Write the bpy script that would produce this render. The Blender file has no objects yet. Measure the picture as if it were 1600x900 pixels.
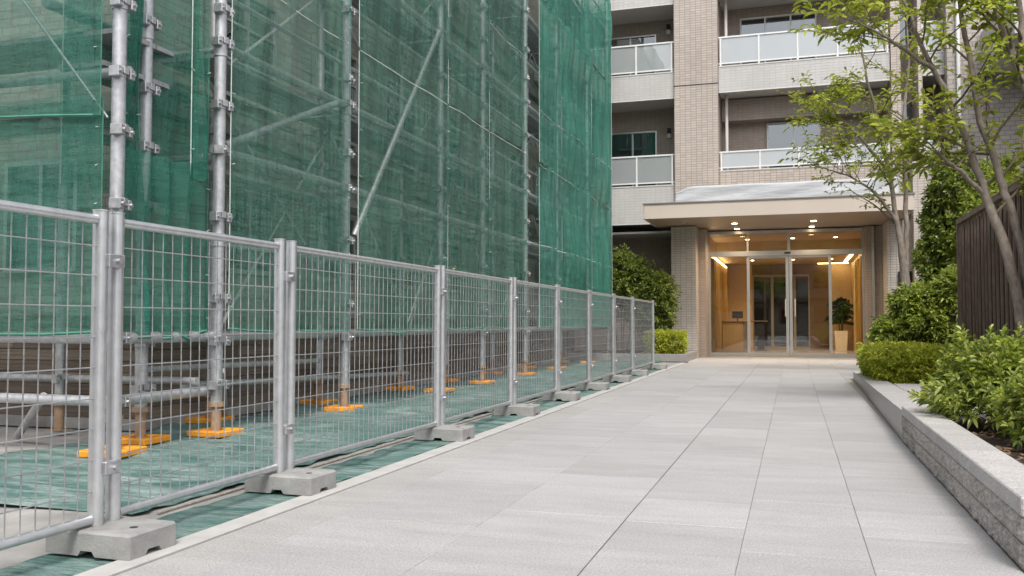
import bpy, bmesh, math, random
import numpy as np
from mathutils import Vector, Matrix
random.seed(7)
RNG = np.random.default_rng(7)
R = math.radians
SC = bpy.context.scene
COL = SC.collection

# ------------------------------------------------------------------ camera, sky, sun, exposure
FPX = 1401.0
PITCH = math.atan(55 / FPX)
YAW = math.atan(440 * math.cos(PITCH) / FPX)
cam_d = bpy.data.cameras.new('camera')
cam_d.sensor_width = 36.0
cam_d.lens = 36.0 * FPX / 1600.0
cam_d.clip_start = 0.05
cam_d.clip_end = 2000
cam = bpy.data.objects.new('camera', cam_d)
COL.objects.link(cam)
cam.location = (0, 0, 1.0)
cam.rotation_euler = (math.pi / 2 + PITCH, 0, YAW)
SC.camera = cam

SUN_EL, SUN_AZ = R(56), R(158)      # azimuth: clockwise from +Y; the soft sun stands behind the camera, to its right
world = bpy.data.worlds.new('World')
SC.world = world
world.use_nodes = True
wn = world.node_tree
wn.nodes.clear()
w_out = wn.nodes.new('ShaderNodeOutputWorld')
w_bg = wn.nodes.new('ShaderNodeBackground')
w_hsv = wn.nodes.new('ShaderNodeHueSaturation')
w_sky = wn.nodes.new('ShaderNodeTexSky')
w_sky.sky_type = 'NISHITA'
w_sky.sun_disc = False
w_sky.sun_elevation = SUN_EL
w_sky.sun_rotation = SUN_AZ
w_sky.dust_density = 3.0
w_sky.air_density = 1.0
w_hsv.inputs['Saturation'].default_value = 0.22
w_bg.inputs['Strength'].default_value = 0.15
wn.links.new(w_sky.outputs[0], w_hsv.inputs['Color'])
wn.links.new(w_hsv.outputs[0], w_bg.inputs['Color'])
wn.links.new(w_bg.outputs[0], w_out.inputs['Surface'])

sun_d = bpy.data.lights.new('sun', 'SUN')
sun_d.energy = 1.5
sun_d.angle = R(16)
sun_d.color = (1.0, 0.955, 0.89)
sun = bpy.data.objects.new('sun', sun_d)
COL.objects.link(sun)
sdir = Vector((math.sin(SUN_AZ) * math.cos(SUN_EL), math.cos(SUN_AZ) * math.cos(SUN_EL), math.sin(SUN_EL)))
sun.rotation_euler = sdir.to_track_quat('Z', 'Y').to_euler()
sun.location = (0, -10, 30)

SC.view_settings.view_transform = 'Standard'
SC.view_settings.look = 'None'
SC.view_settings.exposure = 0.72
SC.view_settings.gamma = 1.0
SC.view_settings.use_curve_mapping = False
SC.render.engine = 'CYCLES'
cy = SC.cycles
cy.use_denoising = True
cy.max_bounces = 8
cy.transparent_max_bounces = 24
cy.diffuse_bounces = 4
cy.glossy_bounces = 4
cy.transmission_bounces = 6
cy.sample_clamp_indirect = 6.0
cy.caustics_reflective = False
cy.caustics_refractive = False

# ------------------------------------------------------------------ materials
MATS = {}


class NT:
    def __init__(self, name):
        m = bpy.data.materials.new(name)
        m.use_nodes = True
        self.m = m
        self.t = m.node_tree
        self.t.nodes.clear()
        self.out = self.t.nodes.new('ShaderNodeOutputMaterial')

    def n(self, kind, **kw):
        nd = self.t.nodes.new('ShaderNode' + kind)
        for k, v in kw.items():
            setattr(nd, k, v)
        return nd

    def l(self, a, b):
        self.t.links.new(a, b)

    def coord(self, scale=(1, 1, 1), kind='Object'):
        tc = self.n('TexCoord')
        mp = self.n('Mapping')
        mp.inputs['Scale'].default_value = scale
        self.l(tc.outputs[kind], mp.inputs['Vector'])
        return mp.outputs['Vector']

    def worldpos(self, scale=(1, 1, 1)):
        g = self.n('NewGeometry')
        mp = self.n('Mapping')
        mp.inputs['Scale'].default_value = scale
        self.l(g.outputs['Position'], mp.inputs['Vector'])
        return mp.outputs['Vector']

    def noise(self, vec, scale, detail=3.0, rough=0.55):
        nz = self.n('TexNoise')
        nz.inputs['Scale'].default_value = scale
        nz.inputs['Detail'].default_value = detail
        nz.inputs['Roughness'].default_value = rough
        if vec is not None:
            self.l(vec, nz.inputs['Vector'])
        return nz.outputs['Fac']

    def ramp(self, fac, stops):
        r = self.n('ValToRGB')
        e = r.color_ramp.elements
        while len(e) < len(stops):
            e.new(0.5)
        for i, (p, c) in enumerate(stops):
            e[i].position = p
            e[i].color = (c[0], c[1], c[2], 1) if hasattr(c, '__len__') else (c, c, c, 1)
        self.l(fac, r.inputs['Fac'])
        return r.outputs['Color']

    def mix(self, fac, a, b, blend='MIX'):
        mx = self.n('Mix', data_type='RGBA', blend_type=blend)
        for s, v in ((mx.inputs[0], fac), (mx.inputs[6], a), (mx.inputs[7], b)):
            if isinstance(v, (int, float)):
                s.default_value = v if s.type == 'VALUE' else (v, v, v, 1)
            elif isinstance(v, (tuple, list)):
                s.default_value = (v[0], v[1], v[2], 1)
            else:
                self.l(v, s)
        return mx.outputs[2]

    def math(self, op, a, b=None):
        mt = self.n('Math', operation=op)
        for i, v in enumerate((a, b)):
            if v is None:
                continue
            if isinstance(v, (int, float)):
                mt.inputs[i].default_value = v
            else:
                self.l(v, mt.inputs[i])
        return mt.outputs[0]

    def bump(self, h, dist=0.002, strength=1.0):
        b = self.n('Bump')
        b.inputs['Strength'].default_value = strength
        b.inputs['Distance'].default_value = dist
        self.l(h, b.inputs['Height'])
        return b.outputs['Normal']

    def bsdf(self, color=None, rough=0.6, metal=0.0, normal=None, spec=0.5):
        p = self.n('BsdfPrincipled')
        if color is not None:
            if isinstance(color, (tuple, list)):
                p.inputs['Base Color'].default_value = (*color, 1)
            else:
                self.l(color, p.inputs['Base Color'])
        if isinstance(rough, (int, float)):
            p.inputs['Roughness'].default_value = rough
        else:
            self.l(rough, p.inputs['Roughness'])
        p.inputs['Metallic'].default_value = metal
        p.inputs['Specular IOR Level'].default_value = spec
        if normal is not None:
            self.l(normal, p.inputs['Normal'])
        return p.outputs['BSDF']

    def done(self, shader):
        self.l(shader, self.out.inputs['Surface'])
        MATS[self.m.name] = self.m
        return self.m


def mat_plain(name, color, rough=0.6, metal=0.0, var=0.12, scale=8.0, spec=0.5, bump=0.0):
    t = NT(name)
    v = t.worldpos()
    nz = t.noise(v, scale, 4)
    lo = tuple(c * (1 - var) for c in color)
    hi = tuple(min(1, c * (1 + var)) for c in color)
    c = t.ramp(nz, [(0.3, lo), (0.7, hi)])
    nrm = t.bump(t.noise(v, scale * 12, 3), bump) if bump else None
    return t.done(t.bsdf(c, rough, metal, nrm, spec))


def mat_granite(name, base, streak=True, coarse=1.0, bump=0.0015, rough=0.62, perobj=0.10):
    t = NT(name)
    v = t.worldpos()
    sp = t.noise(v, 260 * coarse, 2, 0.7)
    sp2 = t.noise(v, 90 * coarse, 3, 0.6)
    cl = t.noise(t.worldpos((0.7, 3.2, 1)), 2.2, 4, 0.6)
    c = t.ramp(sp, [(0.3, tuple(b * 0.62 for b in base)), (0.5, base), (0.72, tuple(min(1, b * 1.32) for b in base))])
    c = t.mix(0.8, c, t.ramp(sp2, [(0.35, 0.74), (0.65, 1.16)]), 'MULTIPLY')
    if streak:
        c = t.mix(0.55, c, t.ramp(cl, [(0.3, 0.80), (0.7, 1.1)]), 'MULTIPLY')
        dirt = t.noise(t.worldpos((1, 1, 1)), 0.9, 5, 0.65)
        c = t.mix(t.ramp(dirt, [(0.48, 0.0), (0.72, 0.30)]), c, (0.33, 0.30, 0.27))
    if streak:
        sta = t.noise(v, 3.2, 6, 0.72)
        c = t.mix(t.ramp(sta, [(0.60, 0.0), (0.74, 0.28)]), c, tuple(b * 0.55 for b in base))
    if perobj:
        oi = t.n('ObjectInfo')
        k = t.math('ADD', t.math('MULTIPLY', oi.outputs['Random'], 2 * perobj), 1 - perobj)
        cc = t.n('CombineColor')
        for i in range(3):
            t.l(k, cc.inputs[i])
        c = t.mix(1.0, c, cc.outputs[0], 'MULTIPLY')
    return t.done(t.bsdf(c, rough, 0, t.bump(t.noise(v, 140 * coarse, 4, 0.7), bump), 0.35))


def mat_tile(name, col, mortar, bw, bh, offset=0.5, var=0.10, mort=0.006, rough=0.55, bump=0.004):
    t = NT(name)
    g = t.n('NewGeometry')
    sx = t.n('SeparateXYZ')
    t.l(g.outputs['Position'], sx.inputs[0])
    u = t.math('ADD', sx.outputs[0], sx.outputs[1])
    cb = t.n('CombineXYZ')
    t.l(u, cb.inputs[0])
    t.l(sx.outputs[2], cb.inputs[1])
    b = t.n('TexBrick', offset=offset)
    b.inputs['Scale'].default_value = 1.0
    b.inputs['Brick Width'].default_value = bw
    b.inputs['Row Height'].default_value = bh
    b.inputs['Mortar Size'].default_value = mort
    b.inputs['Mortar Smooth'].default_value = 0.2
    b.inputs['Bias'].default_value = 0.0
    b.inputs['Color1'].default_value = (*[c * (1 - var) for c in col], 1)
    b.inputs['Color2'].default_value = (*[min(1, c * (1 + var)) for c in col], 1)
    b.inputs['Mortar'].default_value = (*mortar, 1)
    t.l(cb.outputs[0], b.inputs['Vector'])
    d = t.noise(t.worldpos((1, 1, 0.35)), 0.8, 5, 0.6)
    c = t.mix(0.6, b.outputs['Color'], t.ramp(d, [(0.3, 0.80), (0.7, 1.12)]), 'MULTIPLY')
    h = t.math('SUBTRACT', 1.0, b.outputs['Fac'])
    return t.done(t.bsdf(c, rough, 0, t.bump(h, bump, 0.8), 0.4))


def mat_steel(name, base=0.55, rough=0.42, metal=0.85, rust=0.0, tint=(1, 1, 1.03)):
    t = NT(name)
    v = t.worldpos()
    n1 = t.noise(v, 22, 4, 0.6)
    n2 = t.noise(v, 3.5, 4, 0.6)
    b = tuple(base * k for k in tint)
    c = t.ramp(n1, [(0.3, tuple(x * 0.80 for x in b)), (0.7, tuple(min(1, x * 1.15) for x in b))])
    c = t.mix(0.5, c, t.ramp(n2, [(0.3, 0.78), (0.7, 1.12)]), 'MULTIPLY')
    if rust:
        rn = t.noise(v, 9, 6, 0.7)
        c = t.mix(t.ramp(rn, [(0.60, 0.0), (0.78, rust)]), c, (0.30, 0.16, 0.08))
    r = t.ramp(n1, [(0.2, rough - 0.1), (0.8, rough + 0.14)])
    return t.done(t.bsdf(c, r, metal, t.bump(t.noise(v, 60, 3), 0.0006)))


def mat_leaf(name, dark, light, gloss=0.38, trans=0.35):
    t = NT(name)
    g = t.n('NewGeometry')
    c = t.ramp(g.outputs['Random Per Island'], [(0.0, dark), (0.55, tuple((a + b) / 2 for a, b in zip(dark, light))), (1.0, light)])
    nz = t.noise(t.worldpos(), 1.6, 3)
    c = t.mix(0.6, c, t.ramp(nz, [(0.3, 0.72), (0.7, 1.2)]), 'MULTIPLY')
    p = t.bsdf(c, gloss, 0, None, 0.5)
    tr = t.n('BsdfTranslucent')
    tc = t.mix(1.0, c, (1.15, 1.25, 0.55), 'MULTIPLY')
    t.l(tc, tr.inputs['Color'])
    ms = t.n('MixShader')
    ms.inputs[0].default_value = trans
    t.l(p, ms.inputs[1])
    t.l(tr.outputs[0], ms.inputs[2])
    return t.done(ms.outputs[0])


def mat_net(name, col, alpha=0.6, streak=0.12, trans=0.45):
    t = NT(name)
    sv = t.noise(t.worldpos((7, 7, 0.35)), 1.6, 5, 0.6)
    sh = t.noise(t.worldpos((0.5, 0.5, 9)), 1.5, 4, 0.6)
    big = t.noise(t.worldpos(), 0.55, 4, 0.6)
    a = t.math('ADD', alpha - 1.5 * streak, t.math('MULTIPLY', sv, streak))
    a = t.math('ADD', a, t.math('MULTIPLY', sh, streak * 0.6))
    a = t.math('ADD', a, t.math('MULTIPLY', big, streak * 1.4))
    wv = t.noise(t.worldpos((14, 14, 85)), 1.0, 2, 0.6)
    a = t.math('ADD', a, t.math('MULTIPLY', t.math('SUBTRACT', wv, 0.5), 0.10))
    wv2 = t.noise(t.worldpos((60, 60, 5)), 1.0, 2, 0.6)
    a = t.math('ADD', a, t.math('MULTIPLY', t.math('SUBTRACT', wv2, 0.5), 0.07))
    lw = t.n('LayerWeight')
    lw.inputs['Blend'].default_value = 0.25
    a = t.math('ADD', a, t.math('MULTIPLY', lw.outputs['Facing'], 0.10))
    a = t.math('MINIMUM', a, 0.97)
    dust = t.noise(t.worldpos((3, 3, 2)), 1.1, 5, 0.65)
    c = t.mix(t.ramp(dust, [(0.45, 0.0), (0.8, 0.30)]), col, tuple(0.6 * x + 0.09 for x in col))
    nb = t.bump(t.math('ADD', t.noise(t.worldpos((5.5, 5.5, 0.8)), 1.5, 4, 0.55), t.math('MULTIPLY', t.noise(t.worldpos((1.2, 1.2, 6)), 1.3, 4, 0.6), 0.5)), 0.10, 0.9)
    df = t.n('BsdfDiffuse')
    t.l(c, df.inputs['Color'])
    t.l(nb, df.inputs['Normal'])
    tl = t.n('BsdfTranslucent')
    t.l(c, tl.inputs['Color'])
    t.l(nb, tl.inputs['Normal'])
    m1 = t.n('MixShader')
    m1.inputs[0].default_value = trans
    t.l(df.outputs[0], m1.inputs[1])
    t.l(tl.outputs[0], m1.inputs[2])
    tp = t.n('BsdfTransparent')
    m2 = t.n('MixShader')
    t.l(a, m2.inputs[0])
    t.l(tp.outputs[0], m2.inputs[1])
    t.l(m1.outputs[0], m2.inputs[2])
    return t.done(m2.outputs[0])


def mat_glass(name, tint=(1, 1, 1), milky=0.0, milk=(0.7, 0.75, 0.76), ior_blend=0.5, base_refl=0.06):
    t = NT(name)
    tp = t.n('BsdfTransparent')
    tp.inputs[0].default_value = (*tint, 1)
    gl = t.n('BsdfGlossy')
    gl.inputs['Roughness'].default_value = 0.01
    gl.inputs['Color'].default_value = (0.95, 0.97, 1, 1)
    s = tp.outputs[0]
    if milky:
        df = t.n('BsdfDiffuse')
        df.inputs[0].default_value = (*milk, 1)
        tl = t.n('BsdfTranslucent')
        tl.inputs[0].default_value = (*milk, 1)
        m0 = t.n('MixShader')
        m0.inputs[0].default_value = 0.4
        t.l(df.outputs[0], m0.inputs[1])
        t.l(tl.outputs[0], m0.inputs[2])
        mm = t.n('MixShader')
        mm.inputs[0].default_value = milky
        t.l(s, mm.inputs[1])
        t.l(m0.outputs[0], mm.inputs[2])
        s = mm.outputs[0]
    fr = t.n('Fresnel')
    fr.inputs['IOR'].default_value = 1.5
    f = t.math('ADD', fr.outputs[0], base_refl)
    m2 = t.n('MixShader')
    t.l(f, m2.inputs[0])
    t.l(s, m2.inputs[1])
    t.l(gl.outputs[0], m2.inputs[2])
    return t.done(m2.outputs[0])


def mat_emit(name, col, strength):
    t = NT(name)
    e = t.n('Emission')
    e.inputs[0].default_value = (*col, 1)
    e.inputs[1].default_value = strength
    return t.done(e.outputs[0])


def mat_tarp(name):
    t = NT(name)
    v = t.worldpos()
    st = t.noise(t.worldpos((1.1, 3.2, 1)), 1.9, 7, 0.7)
    st2 = t.noise(t.worldpos((1.3, 0.9, 1)), 0.8, 4, 0.6)
    c = t.ramp(t.noise(v, 2.0, 4), [(0.3, (0.055, 0.122, 0.108)), (0.7, (0.095, 0.185, 0.165))])
    f = t.math('MULTIPLY', t.ramp(st, [(0.42, 0.0), (0.62, 0.85)]), t.ramp(st2, [(0.35, 0.25), (0.65, 1.0)]))
    c = t.mix(f, c, (0.36, 0.42, 0.40))
    return t.done(t.bsdf(c, 0.62, 0, t.bump(t.math('ADD', t.noise(t.worldpos((1, 3, 1)), 9, 4), t.math('MULTIPLY', t.noise(t.worldpos((1.2, 2.4, 1)), 1.6, 5, 0.6), 3.0)), 0.03), 0.3))


def mat_plank(name, a, b):
    t = NT(name)
    oi = t.n('ObjectInfo')
    g = t.n('NewGeometry')
    sx = t.n('SeparateXYZ')
    t.l(g.outputs['Position'], sx.inputs[0])
    cb = t.n('CombineXYZ')
    t.l(t.math('MULTIPLY', t.math('ADD', sx.outputs[0], sx.outputs[1]), 0.6), cb.inputs[0])
    t.l(t.math('MULTIPLY', sx.outputs[2], 22.0), cb.inputs[1])
    t.l(t.math('MULTIPLY', oi.outputs['Random'], 37.0), cb.inputs[2])
    gr = t.noise(cb.outputs[0], 2.5, 5, 0.65)
    c = t.ramp(gr, [(0.28, a), (0.72, b)])
    k = t.math('ADD', t.math('MULTIPLY', oi.outputs['Random'], 0.5), 0.72)
    cc = t.n('CombineColor')
    for i in range(3):
        t.l(k, cc.inputs[i])
    c = t.mix(1.0, c, cc.outputs[0], 'MULTIPLY')
    return t.done(t.bsdf(c, 0.8, 0, t.bump(gr, 0.004), 0.25))


def mat_bark(name, a, b):
    t = NT(name)
    v = t.worldpos()
    n1 = t.noise(t.worldpos((1, 1, 0.35)), 26, 5, 0.65)
    n2 = t.noise(v, 5, 4)
    c = t.ramp(n1, [(0.3, a), (0.7, b)])
    c = t.mix(t.ramp(n2, [(0.5, 0.0), (0.7, 0.5)]), c, tuple(x * 1.5 for x in b))
    return t.done(t.bsdf(c, 0.85, 0, t.bump(n1, 0.006), 0.2))


mat_granite('slab_granite', (0.41, 0.40, 0.402), perobj=0.08)
mat_granite('slab_edge', (0.405, 0.39, 0.38), perobj=0.05)
mat_granite('terrace_stone', (0.36, 0.30, 0.25), perobj=0.05)
mat_granite('wall_rough', (0.44, 0.41, 0.38), streak=True, coarse=0.30, bump=0.012, rough=0.88, perobj=0.12)
mat_granite('coping_stone', (0.46, 0.44, 0.43), streak=True, coarse=0.6, bump=0.002, perobj=0.05)
mat_granite('polished_stone', (0.30, 0.285, 0.275), streak=True, coarse=0.8, bump=0.0005, rough=0.35, perobj=0.07)
mat_plain('mortar', (0.34, 0.305, 0.265), 0.9, var=0.2, scale=20)
mat_plain('joint_seal', (0.085, 0.075, 0.065), 0.9, var=0.4, scale=3)
mat_plain('kerb', (0.44, 0.425, 0.41), 0.8, var=0.10, scale=6, bump=0.001)
mat_plain('site_concrete', (0.31, 0.295, 0.28), 0.85, var=0.35, scale=2.5, bump=0.002)
mat_plain('asphalt', (0.06, 0.06, 0.062), 0.9, var=0.2, scale=14, bump=0.004)
mat_plain('block_concrete', (0.30, 0.295, 0.285), 0.85, var=0.22, scale=7, bump=0.003)
mat_plain('dark_hole', (0.03, 0.03, 0.03), 0.9)
mat_plain('galvanised', (0.62, 0.625, 0.64), 0.36, 0.82, var=0.10, scale=16, bump=0.0004)
mat_steel('wire_steel', 0.48, 0.40, 0.8)
mat_steel('scaffold_steel', 0.54, 0.45, 0.72, rust=0.35)
mat_steel('coupler_steel', 0.50, 0.40, 0.80, rust=0.35)
mat_steel('deck_steel', 0.42, 0.55, 0.5, rust=0.25)
mat_steel('jack_rust', 0.42, 0.6, 0.3, rust=0.9, tint=(1.05, 0.72, 0.48))
mat_plain('aluminium', (0.62, 0.61, 0.60), 0.32, 0.85, var=0.05, scale=3)
mat_plain('jack_paint', (0.72, 0.33, 0.08), 0.6, var=0.35, scale=14)
mat_plain('pad_orange', (0.78, 0.31, 0.025), 0.55, var=0.28, scale=7)
mat_plain('rope_white', (0.62, 0.68, 0.64), 0.8)
mat_plain('tie_grey', (0.32, 0.42, 0.38), 0.8)
mat_plain('hem_green', (0.06, 0.22, 0.16), 0.7, var=0.2)
mat_net('net_green', (0.165, 0.365, 0.288), 0.52, 0.20)
mat_net('net_left', (0.095, 0.275, 0.215), 0.62, 0.22)
mat_net('net_dense', (0.13, 0.42, 0.325), 0.60, 0.22)
mat_net('net_fold', (0.075, 0.28, 0.21), 0.60, 0.20)
mat_tarp('tarp_green')
mat_plank('plank_wood', (0.13, 0.10, 0.08), (0.27, 0.215, 0.175))
mat_tile('old_wall', (0.40, 0.375, 0.34), (0.31, 0.29, 0.262), 0.24, 0.085, var=0.14, mort=0.008)
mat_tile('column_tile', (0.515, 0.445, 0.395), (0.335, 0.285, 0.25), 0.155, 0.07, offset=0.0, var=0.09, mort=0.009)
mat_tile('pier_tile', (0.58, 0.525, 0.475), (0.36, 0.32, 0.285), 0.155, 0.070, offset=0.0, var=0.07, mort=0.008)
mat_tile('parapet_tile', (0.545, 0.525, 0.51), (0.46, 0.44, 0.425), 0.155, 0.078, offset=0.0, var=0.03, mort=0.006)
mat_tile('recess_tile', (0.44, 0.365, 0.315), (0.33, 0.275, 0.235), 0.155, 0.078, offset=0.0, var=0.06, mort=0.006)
mat_tile('wing_tile', (0.42, 0.375, 0.345), (0.25, 0.22, 0.205), 0.24, 0.12, offset=0.5, var=0.10, mort=0.010)
mat_plain('soffit_white', (0.62, 0.59, 0.57), 0.8, var=0.05, scale=1.2)
mat_plain('parapet_cap', (0.60, 0.59, 0.58), 0.6, var=0.05)
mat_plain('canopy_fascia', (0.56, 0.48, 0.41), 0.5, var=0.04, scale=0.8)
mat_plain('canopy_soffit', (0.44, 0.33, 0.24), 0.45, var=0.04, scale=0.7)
mat_plain('white_metal', (0.74, 0.74, 0.73), 0.4, var=0.03)
mat_plain('bronze_frame', (0.30, 0.27, 0.24), 0.4, 0.5, var=0.05)
mat_plain('dark_metal', (0.03, 0.03, 0.032), 0.5, 0.3)
mat_plain('curtain', (0.30, 0.33, 0.30), 0.9, var=0.15, scale=3)
mat_plain('room_dark', (0.035, 0.035, 0.035), 0.9)
mat_plain('slat_brown', (0.20, 0.14, 0.115), 0.55, var=0.25, scale=6)
mat_plain('slat_back', (0.018, 0.013, 0.011), 0.8)
mat_plain('soil', (0.055, 0.035, 0.024), 0.95, var=0.5, scale=18, bump=0.02)
mat_plain('mulch', (0.16, 0.095, 0.055), 0.9, var=0.5, scale=30)
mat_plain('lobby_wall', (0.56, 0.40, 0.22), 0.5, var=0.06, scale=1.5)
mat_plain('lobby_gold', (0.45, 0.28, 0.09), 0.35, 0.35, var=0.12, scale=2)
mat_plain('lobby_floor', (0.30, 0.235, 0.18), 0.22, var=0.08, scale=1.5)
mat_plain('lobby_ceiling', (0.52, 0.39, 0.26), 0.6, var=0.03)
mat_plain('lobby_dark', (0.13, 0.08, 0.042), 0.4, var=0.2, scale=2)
mat_plain('pot_cream', (0.74, 0.68, 0.58), 0.5, var=0.05)
mat_glass('clear_glass', (0.93, 0.95, 0.94), base_refl=0.01)
mat_glass('dark_glass', (0.45, 0.47, 0.45), base_refl=0.08)
mat_glass('window_glass', (0.55, 0.60, 0.60), base_refl=0.12)
mat_glass('milky_glass', (0.85, 0.9, 0.9), milky=0.58, milk=(0.84, 0.87, 0.88), base_refl=0.09)
mat_emit('lamp_emit', (1.0, 0.74, 0.42), 14.0)
mat_emit('cove_emit', (1.0, 0.70, 0.34), 7.0)
mat_leaf('leaf_tree', (0.16, 0.205, 0.036), (0.54, 0.55, 0.12), 0.40, 0.50)
mat_leaf('leaf_hedge', (0.27, 0.32, 0.042), (0.68, 0.66, 0.13), 0.40, 0.48)
mat_leaf('leaf_shrub', (0.11, 0.17, 0.038), (0.55, 0.58, 0.16), 0.34, 0.42)
mat_leaf('leaf_dark', (0.055, 0.10, 0.026), (0.40, 0.44, 0.11), 0.30, 0.34)
mat_leaf('leaf_indoor', (0.012, 0.03, 0.010), (0.04, 0.075, 0.02), 0.4, 0.2)
mat_bark('bark_grey', (0.13, 0.105, 0.085), (0.27, 0.23, 0.195))
mat_bark('bark_twig', (0.10, 0.075, 0.05), (0.2, 0.16, 0.11))
t_ = NT('plastic_sheet')
_n = t_.noise(t_.worldpos((1, 1, 2.5)), 2.2, 5, 0.6)
_c = t_.ramp(_n, [(0.3, (0.42, 0.43, 0.45)), (0.7, (0.50, 0.51, 0.53))])
t_.done(t_.bsdf(_c, 0.5, 0, t_.bump(t_.noise(t_.worldpos((0.8, 1, 5)), 2, 3), 0.02)))


def M(n):
    return MATS[n]


# ------------------------------------------------------------------ mesh helpers
class MB:
    def __init__(self):
        self.v = []
        self.f = []

    def box(self, x0, x1, y0, y1, z0, z1):
        b = len(self.v)
        self.v += [(x0, y0, z0), (x1, y0, z0), (x1, y1, z0), (x0, y1, z0), (x0, y0, z1), (x1, y0, z1), (x1, y1, z1), (x0, y1, z1)]
        self.f += [(b, b + 3, b + 2, b + 1), (b + 4, b + 5, b + 6, b + 7), (b, b + 1, b + 5, b + 4),
                   (b + 1, b + 2, b + 6, b + 5), (b + 2, b + 3, b + 7, b + 6), (b + 3, b, b + 4, b + 7)]
        return self

    def cbox(self, x0, x1, y0, y1, z0, z1, c=0.006):
        """box with chamfered edges"""
        bm = bmesh.new()
        bmesh.ops.create_cube(bm, size=1.0)
        for v in bm.verts:
            v.co = Vector(((x0 + x1) / 2 + v.co.x * (x1 - x0), (y0 + y1) / 2 + v.co.y * (y1 - y0), (z0 + z1) / 2 + v.co.z * (z1 - z0)))
        bmesh.ops.bevel(bm, geom=list(bm.edges), offset=c, segments=1, affect='EDGES')
        self.addbm(bm)
        return self

    def addbm(self, bm):
        b = len(self.v)
        bm.verts.index_update()
        self.v += [tuple(v.co) for v in bm.verts]
        self.f += [tuple(b + v.index for v in f.verts) for f in bm.faces]
        bm.free()

    def tube(self, p0, p1, r, n=10, r1=None, cap=True):
        return self.path([p0, p1], [r, r if r1 is None else r1], n, cap)

    def path(self, pts, rs, n=8, cap=True):
        pts = [Vector(p) for p in pts]
        base = len(self.v)
        for i, p in enumerate(pts):
            if i == 0:
                d = pts[1] - p
            elif i == len(pts) - 1:
                d = p - pts[i - 1]
            else:
                d = pts[i + 1] - pts[i - 1]
            d.normalize()
            a = Vector((0, 0, 1)) if abs(d.z) < 0.9 else Vector((1, 0, 0))
            u = d.cross(a).normalized()
            w = d.cross(u)
            for k in range(n):
                th = 2 * math.pi * k / n
                q = p + (u * math.cos(th) + w * math.sin(th)) * rs[i]
                self.v.append(tuple(q))
        for i in range(len(pts) - 1):
            for k in range(n):
                a = base + i * n + k
                b = base + i * n + (k + 1) % n
                self.f.append((a, b, b + n, a + n))
        if cap:
            self.f.append(tuple(base + k for k in reversed(range(n))))
            e = base + (len(pts) - 1) * n
            self.f.append(tuple(e + k for k in range(n)))
        return self

    def disc(self, c, r, n=14, h=0.01):
        return self.tube((c[0], c[1], c[2]), (c[0], c[1], c[2] + h), r, n)

    def mesh(self, name, smooth=False):
        me = bpy.data.meshes.new(name)
        me.from_pydata(self.v, [], self.f)
        if smooth:
            me.polygons.foreach_set('use_smooth', [True] * len(me.polygons))
            me.set_sharp_from_angle(angle=R(40))
        me.update()
        return me

    def build(self, name, mat, parent=None, smooth=False, loc=None):
        return link(name, self.mesh(name, smooth), mat, parent, loc)


def link(name, me, mat, parent=None, loc=None):
    if mat and not me.materials:
        me.materials.append(M(mat))
    o = bpy.data.objects.new(name, me)
    COL.objects.link(o)
    if parent is not None:
        o.parent = parent
    if loc is not None:
        o.location = loc
    return o


def tag(o, label, cat, group=None):
    o['label'] = label
    o['category'] = cat
    if group:
        o['group'] = group
    return o


def thing(name, label, cat, loc=(0, 0, 0), group=None):
    o = bpy.data.objects.new(name, None)
    o.empty_display_size = 0.2
    COL.objects.link(o)
    o.location = loc
    return tag(o, label, cat, group)


def struct(o):
    o['kind'] = 'structure'
    return o


def npmesh(name, verts, faces4, mat, smooth=False):
    me = bpy.data.meshes.new(name)
    nv, nf = len(verts), len(faces4)
    me.vertices.add(nv)
    me.vertices.foreach_set('co', np.asarray(verts, dtype=np.float32).ravel())
    me.loops.add(nf * 4)
    me.loops.foreach_set('vertex_index', np.asarray(faces4, dtype=np.int32).ravel())
    me.polygons.add(nf)
    me.polygons.foreach_set('loop_start', np.arange(0, nf * 4, 4, dtype=np.int32))
    if smooth:
        me.polygons.foreach_set('use_smooth', np.ones(nf, dtype=bool))
    me.update(calc_edges=True)
    me.materials.append(M(mat))
    return me


# ------------------------------------------------------------------ ground and path
struct(MB().box(-300, 300, -300, 300, -0.30, -0.06).build('ground', 'asphalt'))
struct(MB().box(-30, -2.722, 0.2, 26.0, -0.058, -0.014).build('site_yard', 'site_concrete'))
kerb = struct(MB().box(-2.72, -2.585, 0.2, 23.0, -0.05, 0.006).build('kerb', 'kerb'))
pav = struct(MB().box(-2.58, 1.61, 0.2, 25.2, -0.05, -0.008).build('pavement', 'mortar'))
XJ = [-2.58, -2.27, -1.50, -0.83, -0.235, 0.30, 0.868]
slab_cache = {}


def slab(x0, x1, y0, y1, mat):
    g = 0.0009
    key = (round(x1 - x0, 3), round(y1 - y0, 3), mat)
    if key not in slab_cache:
        slab_cache[key] = MB().cbox(g, x1 - x0 - g, g, y1 - y0 - g, -0.045, 0.0, 0.0018).mesh('paving_slab')
    return link('paving_slab', slab_cache[key], mat, pav, (x0, y0, random.uniform(-0.0012, 0.0008)))


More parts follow.
